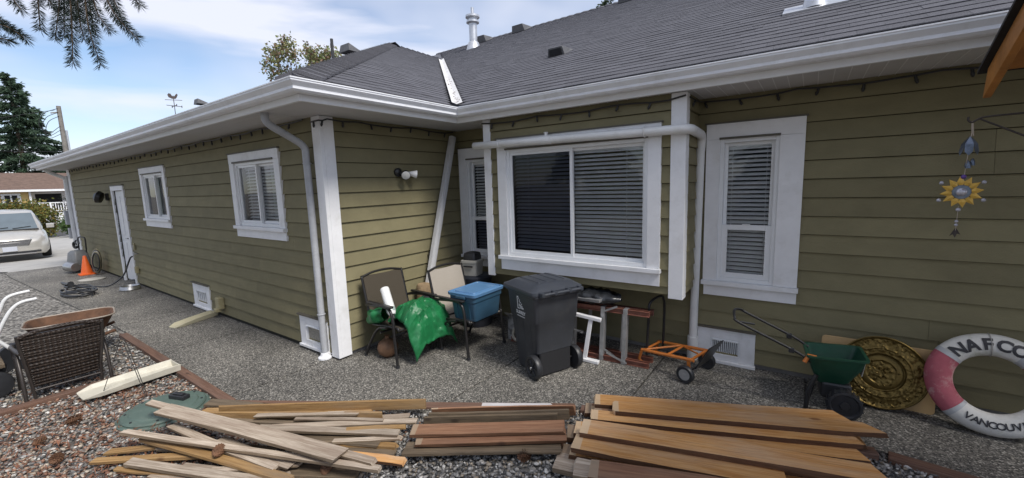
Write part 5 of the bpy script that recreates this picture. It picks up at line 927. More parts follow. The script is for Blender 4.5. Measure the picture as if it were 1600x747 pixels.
for a, b in (((-5.52,.80,0),(-5.60,1.01,.50)),((-5.10,1.03,0),(-5.42,.99,.50)),((-5.15,1.05,0),(-5.47,1.02,.48)),((-5.60,1.01,.50),(-5.57,1.04,.45))): part('wire', MB().tube([a, ((a[0]+b[0])/2+.01, (a[1]+b[1])/2, (a[2]+b[2])/2), b], .0035, 5), m_wire, t, world=True)
# ============================================================ wicker chair, wheelbarrow, white handled cart
def wickermat():
    m = M('brown_wicker', (.034,.023,.017), .55, .35, 30); t = m.node_tree; n = t.nodes; l = t.links.new; b = n['Principled BSDF']; g = n.new('ShaderNodeTexCoord')
    w1 = n.new('ShaderNodeTexWave'); w1.inputs['Scale'].default_value = 9; w1.bands_direction = 'Y'; l(g.outputs['Object'], w1.inputs['Vector']); w2 = n.new('ShaderNodeTexWave'); w2.inputs['Scale'].default_value = 14; w2.bands_direction = 'Z'; l(g.outputs['Object'], w2.inputs['Vector'])
    mu = n.new('ShaderNodeMath'); mu.operation = 'MULTIPLY'; l(w1.outputs['Fac'], mu.inputs[0]); l(w2.outputs['Fac'], mu.inputs[1]); bu = n.new('ShaderNodeBump'); bu.inputs['Strength'].default_value = .8; bu.inputs['Distance'].default_value = .01; l(mu.outputs[0], bu.inputs['Height']); l(bu.outputs[0], b.inputs['Normal']); return m
m_wick = wickermat(); m_bronze = M('bronze_tube', (.05,.042,.038), .4, .2, 15, metal=.3)
wc = thing('wicker_chair', 'dark brown wicker garden chair with curved metal arms, seen from behind', 'chair', (-6.02,.66,-.02), R(0))
bk = part('backrest', MB().loft([[(x0+dx, y, z) for dx, y in ((.0,-w_),(.012,-w_*.5),(.014,0),(.012,w_*.5),(0,w_),(-.03,w_),(-.022,w_*.5),(-.02,0),(-.022,-w_*.5),(-.03,-w_))] for x0, z, w_ in ((-.03,.13,.225),(.0,.28,.24),(.04,.46,.26),(.07,.60,.275),(.08,.70,.285))]), m_wick, wc, smooth=40)
for i in range(17): # woven strips standing proud
    z = .15+.033*i; f = (z-.13)/.57; x0 = -.03+.11*f; w_ = .225+.06*f; part('weave_strip', MB().tube([(x0+.008+.012*(1-(y/w_)**2)+.004*math.sin(k*3.1416+i*3.1416), y, z) for k, y in enumerate(np.linspace(-w_+.01, w_-.01, 15))], .0085, 5), m_wick, bk, smooth=60)
part('top_rail', MB().tube(smoothpath([(.08,-.285,.69),(.09,-.15,.725),(.092,0,.735),(.09,.15,.725),(.08,.285,.69)],4), .02), m_wick, wc, smooth=60)
for s in (-1, 1):
    part('back_post', MB().tube([(-.01,s*.235,.02),(-.01,s*.245,.2),(.07,s*.285,.6),(.085,s*.29,.71)], .014), m_bronze, wc, smooth=60); part('armrest', MB().tube(smoothpath([(.06,s*.28,.52),(-.05,s*.30,.53),(-.25,s*.31,.52),(-.42,s*.30,.50),(-.47,s*.29,.44),(-.44,s*.29,.36)],4), [.02]*21), m_bronze, wc, smooth=60)
    part('leg', MB().tube(smoothpath([(-.46,s*.29,.45),(-.42,s*.29,.25),(-.46,s*.29,0)],4), .015), m_bronze, wc, smooth=60); part('leg', MB().tube(smoothpath([(-.10,s*.30,.52),(.03,s*.30,.30),(.07,s*.30,.0)],4), .015), m_bronze, wc, smooth=60)
part('seat', MB().loft([[(x, y, z) for y in (-.25,.25) for z in ((.31,.36) if y < 0 else (.36,.31))] for x in (-.46,-.02)]), m_wick, wc, bevel=.012); part('stretcher', MB().tube([(-.01,-.24,.10),(-.01,.24,.10)], .012), m_bronze, wc, smooth=60); wc.scale = (1,1,.95)
m_rust = M('rusty_steel', (.10,.048,.025), .85, .4, 9, dirt=(.19,.11,.07), dscale=8, damt=.5, bump=.2); m_rustrim = M('worn_rim', (.34,.29,.24), .6, .2, 12)
wb = thing('wheelbarrow', 'rusty brown wheelbarrow standing on gravel behind the wicker chair', 'wheelbarrow', (-7.25,.93,-.07), R(-100))
part('tray', MB().loft([[(x+dx, y, z) for x, y in rrect(w_, d_, r_)] for w_, d_, r_, z, dx in ((.18,.14,.06,.25,0),(.28,.21,.10,.38,.02),(.37,.28,.14,.53,.03),(.385,.295,.15,.535,.03),(.385,.295,.15,.545,.03),(.36,.27,.14,.54,.03),(.27,.20,.10,.39,.02),(.17,.13,.06,.265,0))]), m_rust, wb, smooth=40); part('rim', MB().tube([(x+.03, y, .543) for x, y in rrect(.385,.295,.15)], .009, 6, True), m_rustrim, wb, smooth=60)
for s in (-1, 1): part('handle', MB().tube([(.45,s*.06,.18),(-.1,s*.20,.27),(-.34,s*.24,.34)], .018), m_rust, wb, smooth=60); part('leg', MB().tube([(-.05,s*.19,.27),(-.12,s*.22,0)], .014), m_rust, wb, smooth=60)
part('wheel', MB().lathe([(.02,-.03),(.12,-.03),(.17,-.035),(.185,0),(.17,.035),(.12,.03),(.02,.03)], 24, Matrix.Translation((.48,0,.185)) @ Matrix.Rotation(math.pi/2, 4, 'X')), m_blackp, wb, smooth=40)
gc = thing('garden_cart', 'garden cart with white tubular handles beside the wicker chair', 'cart', (-6.85,.15,-.02)); m_whitet = M('white_tube', (.68,.68,.67), .4, .06, 8)
for pts in ([(-6.9,.05,.30),(-6.9,.22,.52),(-6.9,.34,.72),(-6.9,.40,.86),(-6.9,.47,.905),(-6.9,.585,.92)], [(-6.62,.10,.30),(-6.62,.26,.50),(-6.62,.36,.70),(-6.62,.42,.80),(-6.62,.49,.855),(-6.62,.60,.87)], [(-6.55,.22,.62),(-6.52,.36,.42),(-6.5,.42,.30)]): part('handle', MB().tube(smoothpath(pts,4), .017), m_whitet, gc, smooth=60, world=True)
part('deck', MB().box(-7.0,-6.45,-.55,.30,.26,.30), wd_dk, gc, world=True, bevel=.004); part('engine_cover', MB().loft([[(x-6.75, y+.10, z) for x, y in rrect(w_, d_, .05)] for w_, d_, z in ((.16,.14,.30),(.17,.15,.50),(.10,.09,.62))]), m_blackp, gc, smooth=40, world=True)
for x in (-7.05, -6.40):
    for y in (-.40, .20): part('wheel', MB().lathe([(.02,-.025),(.10,-.025),(.135,-.02),(.14,0),(.135,.02),(.10,.025),(.02,.025)], 20, Matrix.Translation((x,y,.12)) @ Matrix.Rotation(math.pi/2, 4, 'Y')), m_blackp, gc, smooth=40, world=True)
for y in (-.4,.2): part('axle', MB().tube([(-7.05,y,.12),(-6.4,y,.12)], .012).box(-6.9,-6.86,y-.02,y+.02,.12,.26).box(-6.6,-6.56,y-.02,y+.02,.12,.26), m_blackm, gc, world=True)
# ============================================================ things by the side door
m_coneo = M('cone_orange', (.75,.13,.02), .5, .1, 6)
t = thing('traffic_cone', 'orange traffic cone by the end of the long side wall', 'traffic cone', (-14.62,2.22,0)); t.scale = (.88,.88,.92); part('base', MB().loft(rloft([(.17,.17,.03,0),(.17,.17,.03,.025),(.15,.15,.03,.032)])), m_coneo, t, smooth=40); part('cone', MB().lathe([(.13,.03),(.035,.50),(.028,.51),(.02,.505)], 20), m_coneo, t, smooth=40)
t = thing('pressure_washer', 'grey pressure washer with black hose reel standing at the corner post', 'pressure washer', (-15.35,2.22,0), R(15)); m_greyp = M('grey_plastic', (.16,.165,.17), .5, .2)
part('body', MB().loft(rloft([(.18,.15,.04,.10),(.20,.16,.05,.30),(.17,.14,.05,.50),(.11,.10,.04,.56)])), m_greyp, t, smooth=40); part('tank', MB().lathe([(0,-.2),(.10,-.2),(.12,-.15),(.12,.15),(.10,.2),(0,.2)],16,Matrix.Translation((.05,-.18,.16)) @ Matrix.Rotation(math.pi/2,4,'Y')), m_metal, t, smooth=40); part('handle', MB().tube(smoothpath([(-.15,.10,.3),(-.16,.12,.8),(-.10,.12,.88),(.10,.12,.88),(.16,.12,.8),(.15,.10,.3)],4), .016), m_blackm, t, smooth=60)
part('hose_reel', MB().tube(arc((.02,.0,.72),.10,0,6.0,20,(1,0,0),(0,.2,1)), .018).tube(arc((.02,-.04,.70),.08,0,6.0,20), .016), m_blackp, t, smooth=60)
for s in (-1,1): part('wheel', MB().lathe([(.02,-.02),(.10,-.025),(.11,0),(.10,.025),(.02,.02)],18,Matrix.Translation((s*.19,.05,.11)) @ Matrix.Rotation(math.pi/2,4,'Y')), m_blackp, t, smooth=40)
t = thing('hose_bundle', 'tangle of tan and dark garden hoses propped by the orange cone', 'garden hose', (-14.25,2.42,0))
for k in range(5): part('loop', MB().tube([(p.x, p.y, p.z) for p in arc((.05*k-.1, -.04-.012*k, .33), .30-.02*k, 0, 2*math.pi, 22, (.45,.2,0), (.05,.06,1))], .014, 6, True), (m_beigep, m_blackp, m_beige, m_beigep, m_blackp)[k], t, smooth=60)
single('white_disc', MB().lathe([(0,0),(.22,0),(.23,.015),(.21,.025),(.0,.032)], 28), m_beige, 'flat cream disc on the patio beside the orange cone', 'disc', (-13.55,2.12,0), smooth=40)
single('steel_bowl', MB().lathe([(0,.005),(.16,.0),(.175,.02),(.15,.085),(.16,.09),(.145,.085),(.12,.02),(0,.015)], 26), m_metal, 'shallow steel pet bowl on the patio by the side door', 'bowl', (-11.30,2.30,0), smooth=40)
q = random.Random(4); pth = [(-11.48,2.45,.66),(-11.50,2.40,.60),(-11.7,2.30,.25),(-12.05,2.12,.03),(-12.5,1.9,.015),(-12.9,1.72,.015),(-13.2,1.66,.015),(-13.0,1.60,.02),(-12.6,1.66,.02),(-12.2,1.72,.02)]
for k in range(44): a = k*.72; r_ = q.uniform(.18,.42); pth.append((-11.75+r_*1.5*math.cos(a), 1.64+r_*.62*math.sin(a), .015+.0025*k))
single('black_hose', MB().tube(smoothpath(pth,4), .0145, 6), m_blackp, 'black garden hose running from the wall tap to a tangled coil on the patio', 'garden hose', (-11.48,2.45,.0), smooth=60, world=True)
single('hose_nozzle', MB().tube([(-13.6,1.64,.03),(-13.2,1.66,.03),(-13.02,1.70,.05)], [.02,.035,.06], 8), m_blackp, 'black spray nozzle on the hose lying on the patio', 'nozzle', (-13.2,1.66,0), smooth=60, world=True)
# ============================================================ foliage helpers
def leafcloud(name, P, size, cols, m, parent=None, aspect=.55, up_bias=0, off=(0,0,0), dirs=None):
    n = len(P); a = RS.randn(n,3) if dirs is None else dirs; a /= np.linalg.norm(a,axis=1)[:,None]+1e-9; b = RS.randn(n,3); b[:,2] *= (1-up_bias); b -= a*(a*b).sum(1)[:,None]; b /= np.linalg.norm(b,axis=1)[:,None]+1e-9
    s_ = np.asarray(size).reshape(-1,1)*np.ones((n,1)); a = a*s_; b = b*s_*aspect; P = P-np.array(off)
    V_ = np.stack([P, P+a*.5+b*.5, P+a, P+a*.5-b*.5], 1).reshape(-1,3); me = bpy.data.meshes.new(name); me.vertices.add(n*4); me.vertices.foreach_set('co', V_.reshape(-1).astype(np.float32)); me.loops.add(n*4); me.polygons.add(n)
    me.loops.foreach_set('vertex_index', np.arange(n*4, dtype=np.int32)); me.polygons.foreach_set('loop_start', np.arange(0,n*4,4,dtype=np.int32)); me.polygons.foreach_set('loop_total', np.full(n,4,np.int32)); me.update(calc_edges=True)
    at = me.attributes.new('col','FLOAT_COLOR','POINT'); at.data.foreach_set('color', np.repeat(np.concatenate([cols, np.ones((n,1))],1),4,0).reshape(-1).astype(np.float32)); me.materials.append(m); o = link(name, me, parent); return o
def leafmat(name):
    m = bpy.data.materials.new(name); m.use_nodes = True; t = m.node_tree; n = t.nodes; l = t.links.new; a = n.new('ShaderNodeAttribute'); a.attribute_name = 'col'; b = n['Principled BSDF']; b.inputs['Roughness'].default_value = .6; b.inputs['Specular IOR Level'].default_value = .25
    tr = n.new('ShaderNodeBsdfTranslucent'); mx = n.new('ShaderNodeMixShader'); mx.inputs[0].default_value = .3; l(a.outputs['Color'], b.inputs['Base Color']); l(a.outputs['Color'], tr.inputs[0]); l(b.outputs[0], mx.inputs[1]); l(tr.outputs[0], mx.inputs[2]); l(mx.outputs[0], n['Material Output'].inputs[0]); return m
m_leaf = leafmat('leaves'); m_bark = M('bark', (.09,.065,.045), .9, .3, 6, bump=.5, bscale=20)
def conifer(label, loc, hgt, rad, n, size, col, group=None, seed=1, base=.12, name='conifer_tree'):
    q = np.random.RandomState(seed); t = thing(name, label, 'tree', loc, 0, group)
    part('trunk', MB().tube([(0,0,0),(.05,0,hgt*.5),(0,.03,hgt*.98)], [hgt*.02,hgt*.012,.03], 8), m_bark, t, smooth=60); nb = 150; pts = []; D_ = []; mb = MB()
    for i in range(nb):
        f = (i/nb)**.85; z = hgt*(base+(1-base)*f); L_ = rad*(1-f)**.8*q.uniform(.65,1.15)+.2; a = q.rand()*6.283; k = max(6, int(n/nb*(1.6*(1-f)+.25))); s_ = q.rand(k)**.6; sag = -.28*L_*s_*s_*(1.2-f)+.10*L_*s_; w_ = .22*L_*(1-.6*s_)
        p = np.stack([np.cos(a)*L_*s_+q.randn(k)*w_*.45, np.sin(a)*L_*s_+q.randn(k)*w_*.45, z+sag+q.randn(k)*.12*size*2-abs(q.randn(k))*.25*size], 1); pts.append(p); D_.append(np.stack([np.cos(a)+q.randn(k)*.5, np.sin(a)+q.randn(k)*.5, -.45+q.randn(k)*.35],1))
        if i % 3 == 0: mb.tube([(0,0,z),(math.cos(a)*L_*.6,math.sin(a)*L_*.6,z-.02*L_),(math.cos(a)*L_,math.sin(a)*L_,z-.18*L_)], [.05*hgt/16,.03,.01], 4)
    P = np.concatenate(pts); D_ = np.concatenate(D_); c = np.array([col])*(.55+.9*q.rand(len(P),1)); leafcloud('crown', P, size*(.6+.8*q.rand(len(P))), c, m_leaf, t, .32, dirs=D_); part('limbs', mb, m_bark, t); return t
def broadleaf(label, loc, hgt, blobs, n, size, cols, name='broadleaf_tree', cat='tree', group=None, seed=1, trunk=.12, dens=1.0, twigs=True):
    q = np.random.RandomState(seed); t = thing(name, label, cat, loc, 0, group); mb = MB(); mb.tube([(0,0,0),(.1*trunk,0,hgt*.3),(0,.1,hgt*.55)], [trunk,trunk*.8,trunk*.5], 8); P = []
    for (x,y,z,r_) in blobs:
        if twigs: mb.tube([(0,.05,hgt*.35),(x*.5,y*.5,(hgt*.4+z)/2),(x,y,z)], [trunk*.55,trunk*.3,.01], 5)
        k = int(n*r_*r_/sum(b[3]**2 for b in blobs)); nc = max(6, int(14*dens)); cen = q.randn(nc,3); cen /= np.linalg.norm(cen,axis=1)[:,None]; cen *= r_*(q.rand(nc,1)**.4); ii = q.randint(0,nc,k); P.append(np.array([x,y,z])+cen[ii]+q.randn(k,3)*r_*.24)
    P = np.concatenate(P); P = P[P[:,2] > .02]; cc = np.array(cols)[q.randint(0,len(cols),len(P))]*(.6+.8*q.rand(len(P),1)); part('trunk', mb, m_bark, t, smooth=60); leafcloud('crown', P, size*(.6+.8*q.rand(len(P))), cc, m_leaf, t, .6); return t
gt = 'conifers beyond the driveway'
conifer('tall dark green conifer rising behind the yellow house', (-82, 8.4, -1), 18.4, 5.6, 42000, .42, (.065,.105,.065), gt, 3)
conifer('dense shorter conifer behind the yellow house roof next to the tall one', (-86, 3.2, -1), 14.5, 5.0, 24000, .48, (.06,.10,.06), gt, 5); conifer('low conifer behind the utility pole', (-90, 13.6, -1), 9.5, 4.2, 12000, .6, (.06,.10,.06), gt, 7)
q = np.random.RandomState(11); bl = [(q.uniform(-2.0,2.0), q.uniform(-2.0,2.0), q.uniform(9.8,14.0), q.uniform(.5,.9)) for _ in range(24)]
broadleaf('leafy tree with browning leaves showing above the wing roof', (-33.8,19.6,0), 11, bl, 5200, .24, [(.20,.23,.10),(.28,.26,.12),(.26,.17,.12),(.16,.20,.09)], seed=12, trunk=.22)
bl = [(q.uniform(-.45,.45), q.uniform(-.45,.45), z, .35) for z in np.linspace(11.8,14.9,8)]; broadleaf('thin treetop showing over the main roof ridge', (-12.6,30.1,0), 12, bl, 900, .22, [(.05,.08,.035),(.04,.06,.035)], seed=14, trunk=.15, dens=.5)
# far shrubs
q = np.random.RandomState(21)
def shrub(label, x, y0, y1, z0, z1, cols, n, size, seed): 
    bl = [(q.uniform(-.8,.8), yy-(y0+y1)/2+q.uniform(-.2,.2), (z1-z0)*(.35+.3*q.rand()), (z1-z0)*.38) for yy in np.linspace(y0+.3, y1-.3, 7)]; broadleaf(label, (x,(y0+y1)/2,z0), (z1-z0)*.6, bl, n, size, cols, 'shrub', 'shrub', seed=seed, trunk=.05)
shrub('orange tinged azalea shrub behind the parked minivan', -44, 1.6, 5.0, -.95, 1.75, [(.22,.16,.04),(.16,.17,.045),(.09,.12,.04)], 22000, .15, 22); shrub('dark green shrub behind the azalea', -47, -.2, 2.2, -.95, 1.3, [(.04,.07,.03),(.06,.09,.03)], 5000, .16, 23)
shrub('clipped green bush by the driveway in front of the porch', -42, 5.5, 7.8, -.93, .75, [(.06,.11,.035),(.09,.14,.045)], 18000, .12, 24); shrub('dark reddish shrub at the corner of the yellow house', -58, 9.3, 12.2, -.95, 2.9, [(.04,.055,.03),(.06,.05,.035)], 12000, .17, 25)
# ============================================================ yellow house
m_yel = M('yellow_stucco', (.66,.47,.19), .85, .06, 3, coord='World'); m_brroof = M('brown_shingle', (.13,.085,.065), .9, .25, 3, coord='World', bump=.4, bscale=6)
yh = thing('yellow_house', 'yellow bungalow with brown roof and white porch railing across the road', 'house', (-70, 3, -.95)); Y_ = lambda nm, mb, m, p=None, **k: part(nm, mb, m, p or yh, world=True, **k)
Y_('wall', MB().box(-78,-70,-8,7.1,-.95,2.9), m_yel); Y_('porch_wall', MB().box(-78,-72,7.1,12.5,-.95,2.9), m_yel)
rf = Y_('roof', MB().hexa([(-69.2,-9,2.85),(-69.2,13.4,2.85),(-79,13.4,2.85),(-79,-9,2.85),(-74,-9,4.85),(-74,13.4,4.85),(-74.2,13.4,4.85),(-74.2,-9,4.85)]), m_brroof); Y_('fascia', MB().box(-69.25,-69.15,-9,13.4,2.65,2.88), m_white)
for a, b in ((5.4,6.3),(1.5,4.0),(-4,-1.5)):
    wv = Y_('window', MB().box(-69.98,-69.9,a-.25,a,.75,2.5).box(-69.98,-69.9,b,b+.25,.75,2.5).box(-69.98,-69.9,a,b,2.3,2.5).box(-69.98,-69.9,a,b,.75,.95).box(-69.98,-69.92,(a+b)/2-.06,(a+b)/2+.06,.95,2.3), m_white); Y_('pane', MB().box(-69.97,-69.95,a,b,.95,2.3), m_dark, wv)
wv = Y_('window', MB().box(-71.98,-71.9,7.5,7.8,.3,2.6).box(-71.98,-71.9,9.9,10.2,.3,2.6).box(-71.98,-71.9,7.8,9.9,2.4,2.6), m_white); Y_('pane', MB().box(-71.97,-71.95,7.8,9.9,.3,2.4), m_dark, wv)
pc = Y_('porch', MB().box(-72,-69.6,7.1,10.6,-.95,.25), m_white)
for y in (7.2, 8.6, 10.5): Y_('porch_post', MB().box(-69.75,-69.6,y-.08,y+.08,.25,2.75 if y != 8.6 else 1.4), m_white, pc)
Y_('rail', MB().box(-69.74,-69.62,7.2,10.5,1.32,1.42).box(-69.74,-69.62,7.2,10.5,.40,.48), m_white, pc)
for k in range(16): Y_('baluster', MB().box(-69.72,-69.64,7.35+k*.2,7.42+k*.2,.48,1.32), m_white, pc)
# utility pole with its cables
m_pole = M('grey_pole', (.20,.185,.165), .85, .2, 5, bump=.2)
up_ = thing('utility_pole', 'grey wooden utility pole with a metal riser and looping cables', 'utility pole', (-50,7.55,-.95)); part('pole', MB().tube([(0,0,0),(0,0,10.2)], [.19,.14], 12), m_pole, up_, smooth=50); part('riser', MB().tube([(.05,.22,.5),(.05,.22,8.2),(.05,.22,8.3)], .07, 8), m_galv, up_, smooth=50)
part('insulator_arm', MB().bar((0,-.5,9.6),(0,.12,9.75), .08, .08), m_pole, up_)
for k in range(3): part('cable_loop', MB().tube(smoothpath([(.1,-.05,10.0-.3*k),(.1,-.9+.1*k,9.5-.3*k),(.1,-1.25+.15*k,8.6-.25*k),(.1,-.8,8.0-.2*k),(.1,-.1,8.6-.3*k)],5), .022, 5), m_blackm, up_, smooth=60)
def cable(label, pts): single('power_cable', MB().tube(smoothpath(pts,8), .018, 5), m_blackm, label, 'cable', tuple(pts[0]), 'overhead cables', smooth=60, world=True)
cable('overhead cable sagging low from the utility pole over the street', [(-50,7.5,5.6),(-49,2,5.5),(-48,-8,6.0),(-47,-22,7.4)]); cable('overhead cable running high from the utility pole', [(-50,7.3,8.9),(-50,0,6.9),(-50,-10,6.7),(-50,-24,8.6)])
# weather vane on the wing ridge
wv_ = thing('weather_vane', 'iron rooster weather vane on the ridge at the far end of the wing', 'weather vane', (-26.3, pk[1], rz-.28)); wv_.scale = (.72,)*3; m_ir2 = M('vane_iron', (.08,.06,.055), .6, .2)
bz = .55; 
part('mast', MB().tube([(0,0,.3),(0,0,1.75)], .022, 6), m_ir2, wv_); part('compass_arm', MB().tube([(-.45,0,1.05),(.45,0,1.05)], .02, 5).tube([(0,-.45,1.05),(0,.45,1.05)], .02, 5).box(.4,.5,-.01,.01,.98,1.12).box(-.5,-.4,-.01,.01,.98,1.12).box(-.05,.05,.42,.44,.98,1.12), m_ir2, wv_); part('arrow', MB().tube([(-.25,-.42,1.45),(.25,.42,1.45)], .018, 5), m_ir2, wv_)
ro = [(-.30,0),(-.10,-.10),(.12,-.10),(.22,.02),(.30,.22),(.24,.30),(.16,.22),(.08,.10),(-.06,.10),(-.16,.28),(-.28,.30),(-.36,.18)]
part('rooster', MB().prism([(a*.9,b*.9) for a, b in ro], -.02, .02, lambda a, b, h: (a*.5-h*.85, a*.85+h*.5, 1.62+b)), m_ir2, wv_)
# ============================================================ parked minivan
m_paint = M('champagne_paint', (.55,.53,.49), .25, .05, 3, metal=.45); m_chrome = M('chrome', (.6,.6,.62), .15, .08, 10, metal=1); m_tyre = M('tyre', (.018,.018,.018), .8, .2); m_vglass = M('windscreen', (.10,.13,.15), .08, .1, 3, spec=.8); m_lampv = M('headlamp', (.5,.52,.55), .12, .15, 20, metal=.3); m_plate = M('plate', (.5,.52,.58), .5, .1)
van = thing('minivan', 'champagne minivan parked on the driveway facing the house', 'minivan', (-22.7, 1.66, gz(-22.7)+.05), R(-4))
st = [(0.02,.60,.30,.62),(-.03,.78,.22,.72),(-.14,.90,.20,.82),(-.45,.97,.20,.93),(-.95,.99,.20,1.02),(-1.25,1.0,.2,1.08),(-3.0,1.0,.2,1.10),(-4.7,.99,.2,1.1),(-5.0,.94,.25,1.08)]
def vring(x, w_, zb, zt): 
    return [(x,-w_*.9,zb),(x,-w_*.98,zb+.10),(x,-w_,zb+(zt-zb)*.45),(x,-w_*.96,zb+(zt-zb)*.82),(x,-w_*.84,zt-.015),(x,-w_*.4,zt+.02),(x,0,zt+.028),(x,w_*.4,zt+.02),(x,w_*.84,zt-.015),(x,w_*.96,zb+(zt-zb)*.82),(x,w_,zb+(zt-zb)*.45),(x,w_*.98,zb+.10),(x,w_*.9,zb)]
part('body', MB().loft([vring(*s_) for s_ in st]), m_paint, van, smooth=50)
def cring(x, w0, z0, w1, z1): return [(x,-w0,z0),(x,-(w0+w1)/2-.02,(z0+z1)/2),(x,-w1,z1-.05),(x,-w1*.8,z1),(x,0,z1+.03),(x,w1*.8,z1),(x,w1,z1-.05),(x,(w0+w1)/2+.02,(z0+z1)/2),(x,w0,z0)]
part('cabin', MB().loft([cring(-.92,.86,1.0,.80,1.06),cring(-1.35,.90,1.04,.78,1.36),(cring(-1.75,.92,1.06,.74,1.62)),cring(-2.1,.92,1.06,.74,1.71),cring(-3.2,.92,1.06,.75,1.75),cring(-4.7,.92,1.06,.74,1.70),cring(-5.0,.90,1.06,.70,1.45)]), m_paint, van, smooth=50)
def ws(y, f): x = -.93-.80*f; z = 1.045+.56*f; return (x+.035+.04*(1-(y/.8)**2), y*(1-.10*f), z+.035)
part('windscreen', MB().add([ws(-.76+1.52*i/10, j/6) for j in range(7) for i in range(11)], [(j*11+i, j*11+i+1, (j+1)*11+i+1, (j+1)*11+i) for j in range(6) for i in range(10)]), m_vglass, van, smooth=60)
for s in (-1,1):
    for a, b in ((-1.55,-2.5),(-2.6,-3.6),(-3.7,-4.7)): part('side_window', MB().hexa([(a,s*.915,1.13),(b,s*.925,1.13),(b,s*.93,1.13),(a,s*.92,1.13),(a-.25,s*.80,1.52),(b,s*.81,1.56),(b,s*.82,1.56),(a-.25,s*.81,1.52)]), m_vglass, van)
    part('mirror', MB().loft([[(-1.32+x, s*(1.0+dy), 1.12+z) for x, z in ((-.06,-.08),(.06,-.06),(.07,.05),(.0,.09),(-.06,.08))] for dy in (.0,.10,.20)]), m_paint, van, smooth=40)
    part('headlight', MB().hexa([(-.02,s*.50,.62),(-.24,s*.885,.66),(-.30,s*.885,.66),(-.1,s*.50,.62),(-.04,s*.50,.78),(-.36,s*.90,.84),(-.42,s*.88,.84),(-.12,s*.50,.78)]), m_lampv, van, bevel=.02)
    part('fog_trim', MB().hexa([(.015,s*.50,.34),(-.10,s*.83,.37),(-.16,s*.83,.37),(-.05,s*.50,.34),(.012,s*.50,.42),(-.13,s*.85,.45),(-.19,s*.85,.45),(-.05,s*.50,.42)]), m_blackp, van, bevel=.01)
    for x in (-.95, -4.05):
        Mx = Matrix.Translation((x, s*.88, .33)) @ Matrix.Rotation(-s*math.pi/2, 4, 'X'); wv = part('wheel', MB().lathe([(.22,-.12),(.30,-.12),(.335,-.09),(.335,.09),(.31,.118),(.22,.11)], 28, Mx), m_tyre, van, smooth=40); part('rim', MB().lathe([(0,.06),(.05,.07),(.08,.04),(.19,.06),(.225,.10)], 20, Mx), m_chrome, wv, smooth=40)
part('grille', MB().hexa([(.045,-.46,.55),(.045,.46,.55),(-.06,.46,.55),(-.06,-.46,.55),(-.01,-.55,.73),(-.01,.55,.73),(-.1,.55,.73),(-.1,-.55,.73)]), m_blackp, van, bevel=.02)
for k in range(5): f = k/4; part('grille_bar', MB().box(.055-.055*f-.02,.062-.055*f,-.45-.08*f,.45+.08*f,.565+.035*k,.58+.035*k), m_chrome, van)
part('lower_grille', MB().box(-.1,.028,-.72,.72,.27,.34), m_blackp, van, bevel=.01); part('bumper_trim', MB().hexa([(.03,-.6,.235),(.03,.6,.235),(-.05,.6,.235),(-.05,-.6,.235),(.03,-.6,.262),(.03,.6,.262),(-.05,.6,.262),(-.05,-.6,.262)]), m_chrome, van); part('licence_plate', MB().box(.04,.06,-.17,.17,.36,.52), m_plate, van, bevel=.005)
part('cowl', MB().box(-1.02,-.86,-.78,.78,1.03,1.075), m_blackp, van, bevel=.01)
for y in (-.4,.15): part('wiper', MB().tube([ws(y,.02)[:2]+(ws(y,.02)[2]+.02,), ws(y+.45,.10)[:2]+(ws(y+.45,.10)[2]+.02,)], .012, 5), m_blackm, van)
# ============================================================ conifer whose low branch hangs into the view
ct = thing('deodar_tree', 'conifer whose needled low branches hang over the gravel bed', 'tree', (-3.3,-3.2,-.03)); TB = Vector((-3.3,-3.2,-.03)); loc = lambda p: Vector(p)-TB
part('trunk', MB().tube([(0,0,0),(.05,.05,2.5),(0,0,6),(0,.1,11)], [.28,.23,.18,.08], 14), m_bark, ct, smooth=60)
DP = 2.7; tw = []
def tp(x, y, d=0): return px(x, y, t=DP+d)
specs = [((58,-30),(60,12),(63,48),.0),((95,-40),(92,10),(86,62),.1),((108,-40),(112,40),(114,100),-.1),((100,-40),(100,20),(100,60),.15),((130,-40),(138,40),(158,103),.0),((118,-30),(124,30),(132,62),.2),((140,-40),(150,15),(172,48),.1),((150,-40),(178,20),(216,62),-.1),((160,-40),(180,5),(196,42),.15),((135,-40),(142,20),(150,55),.25),((-40,40),(5,40),(43,62),.0),((-40,60),(0,60),(18,66),.1),((10,-20),(24,4),(34,16),.0),((196,-30),(212,0),(220,10),.1),((60,-40),(76,0),(90,14),.2),((112,-40),(118,10),(120,30),.3),((-30,20),(0,32),(24,52),.2)]
nodeP = tp(110,-60); limb = [loc((-3.25,-3.1,3.3)), loc((-3.5,-1.4,3.75)), loc(nodeP+Vector((0,-.5,.35))), loc(nodeP+Vector((0,0,.12)))]
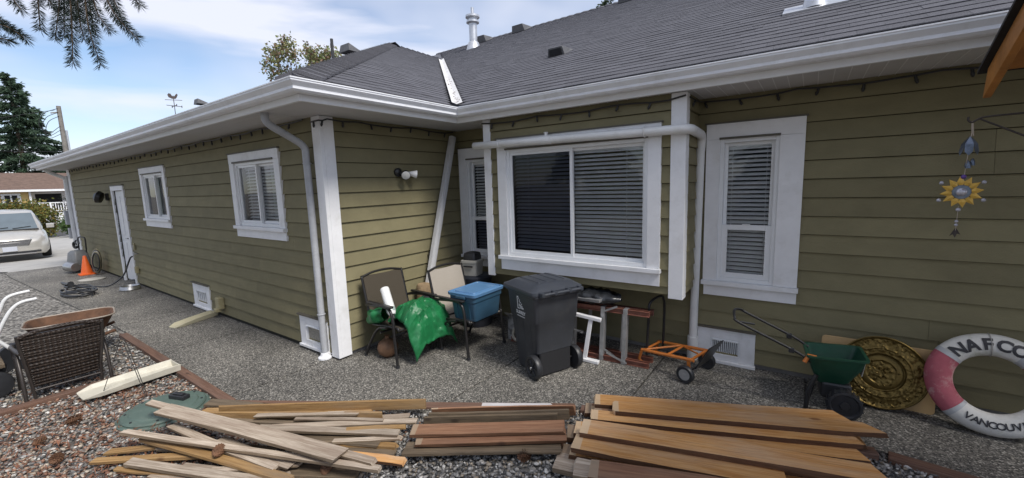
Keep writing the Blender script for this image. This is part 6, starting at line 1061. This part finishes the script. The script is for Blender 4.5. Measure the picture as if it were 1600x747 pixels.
lmb = MB().tube(smoothpath(limb,5), [.07-.05*i/15 for i in range(16)], 8); lmb.tube(smoothpath([loc(nodeP+Vector((0,0,.12))), loc(tp(40,-55)), loc(tp(-60,10))],4), .012, 6); lmb.tube(smoothpath([loc(nodeP+Vector((0,0,.12))), loc(tp(170,-55)), loc(tp(215,-45))],4), .012, 6)
NP, ND = [], []; q = np.random.RandomState(8)
for a, b, c, d in specs:
    A, B_, C_ = [loc(tp(*v, d)) for v in (a,b,c)]; path = smoothpath([A,B_,C_],7); lmb.tube(path, [.006-.004*i/(len(path)-1) for i in range(len(path))], 5); 
    for i in range(len(path)-1):
        p0, p1 = np.array(path[i]), np.array(path[i+1]); seg_ = np.linalg.norm(p1-p0); k = int(seg_*1500); s_ = q.rand(k,1); dd = (p1-p0)/(seg_+1e-9); rn = q.randn(k,3); rn -= dd*(rn@dd)[:,None]; rn /= np.linalg.norm(rn,axis=1)[:,None]
        NP.append(p0+(p1-p0)*s_); ND.append(rn+dd*.75)
part('limb', lmb, m_bark, ct, smooth=60); NP = np.concatenate(NP); ND = np.concatenate(ND); n = len(NP)
leafcloud('needles', NP, .040+.022*q.rand(n), np.array([(.022,.034,.026)])*(.6+.8*q.rand(n,1)), m_leaf, ct, .06, dirs=ND)['kind'] = 'stuff'
q = np.random.RandomState(18); n = 9000; a = q.rand(n)*6.283; z = 4.6+6.5*q.rand(n); r_ = (12-z)*.42*q.rand(n)**.5; leafcloud('crown', np.stack([r_*np.cos(a), r_*np.sin(a)-.6, z-.1*r_],1), .3*(.6+.8*q.rand(n)), np.array([(.03,.05,.028)])*(.5+q.rand(n,1)), m_leaf, ct, .3)
gb = 'unseen conifers added behind the viewer'  # out-of-view trees added to block sky light and darken window reflections
for i, (x, y, h_) in enumerate(((-10.5,-15,9),(-.5,-17,11),(9.5,-15,9.5))): conifer(('unseen green conifer added near the deodar tree','unseen tall conifer added opposite the bay window','unseen conifer added behind the timber shelter')[i], (x,y,-.03), h_, 3.0, 6000, .5, (.035,.06,.03), gb, 40+i, base=.05)
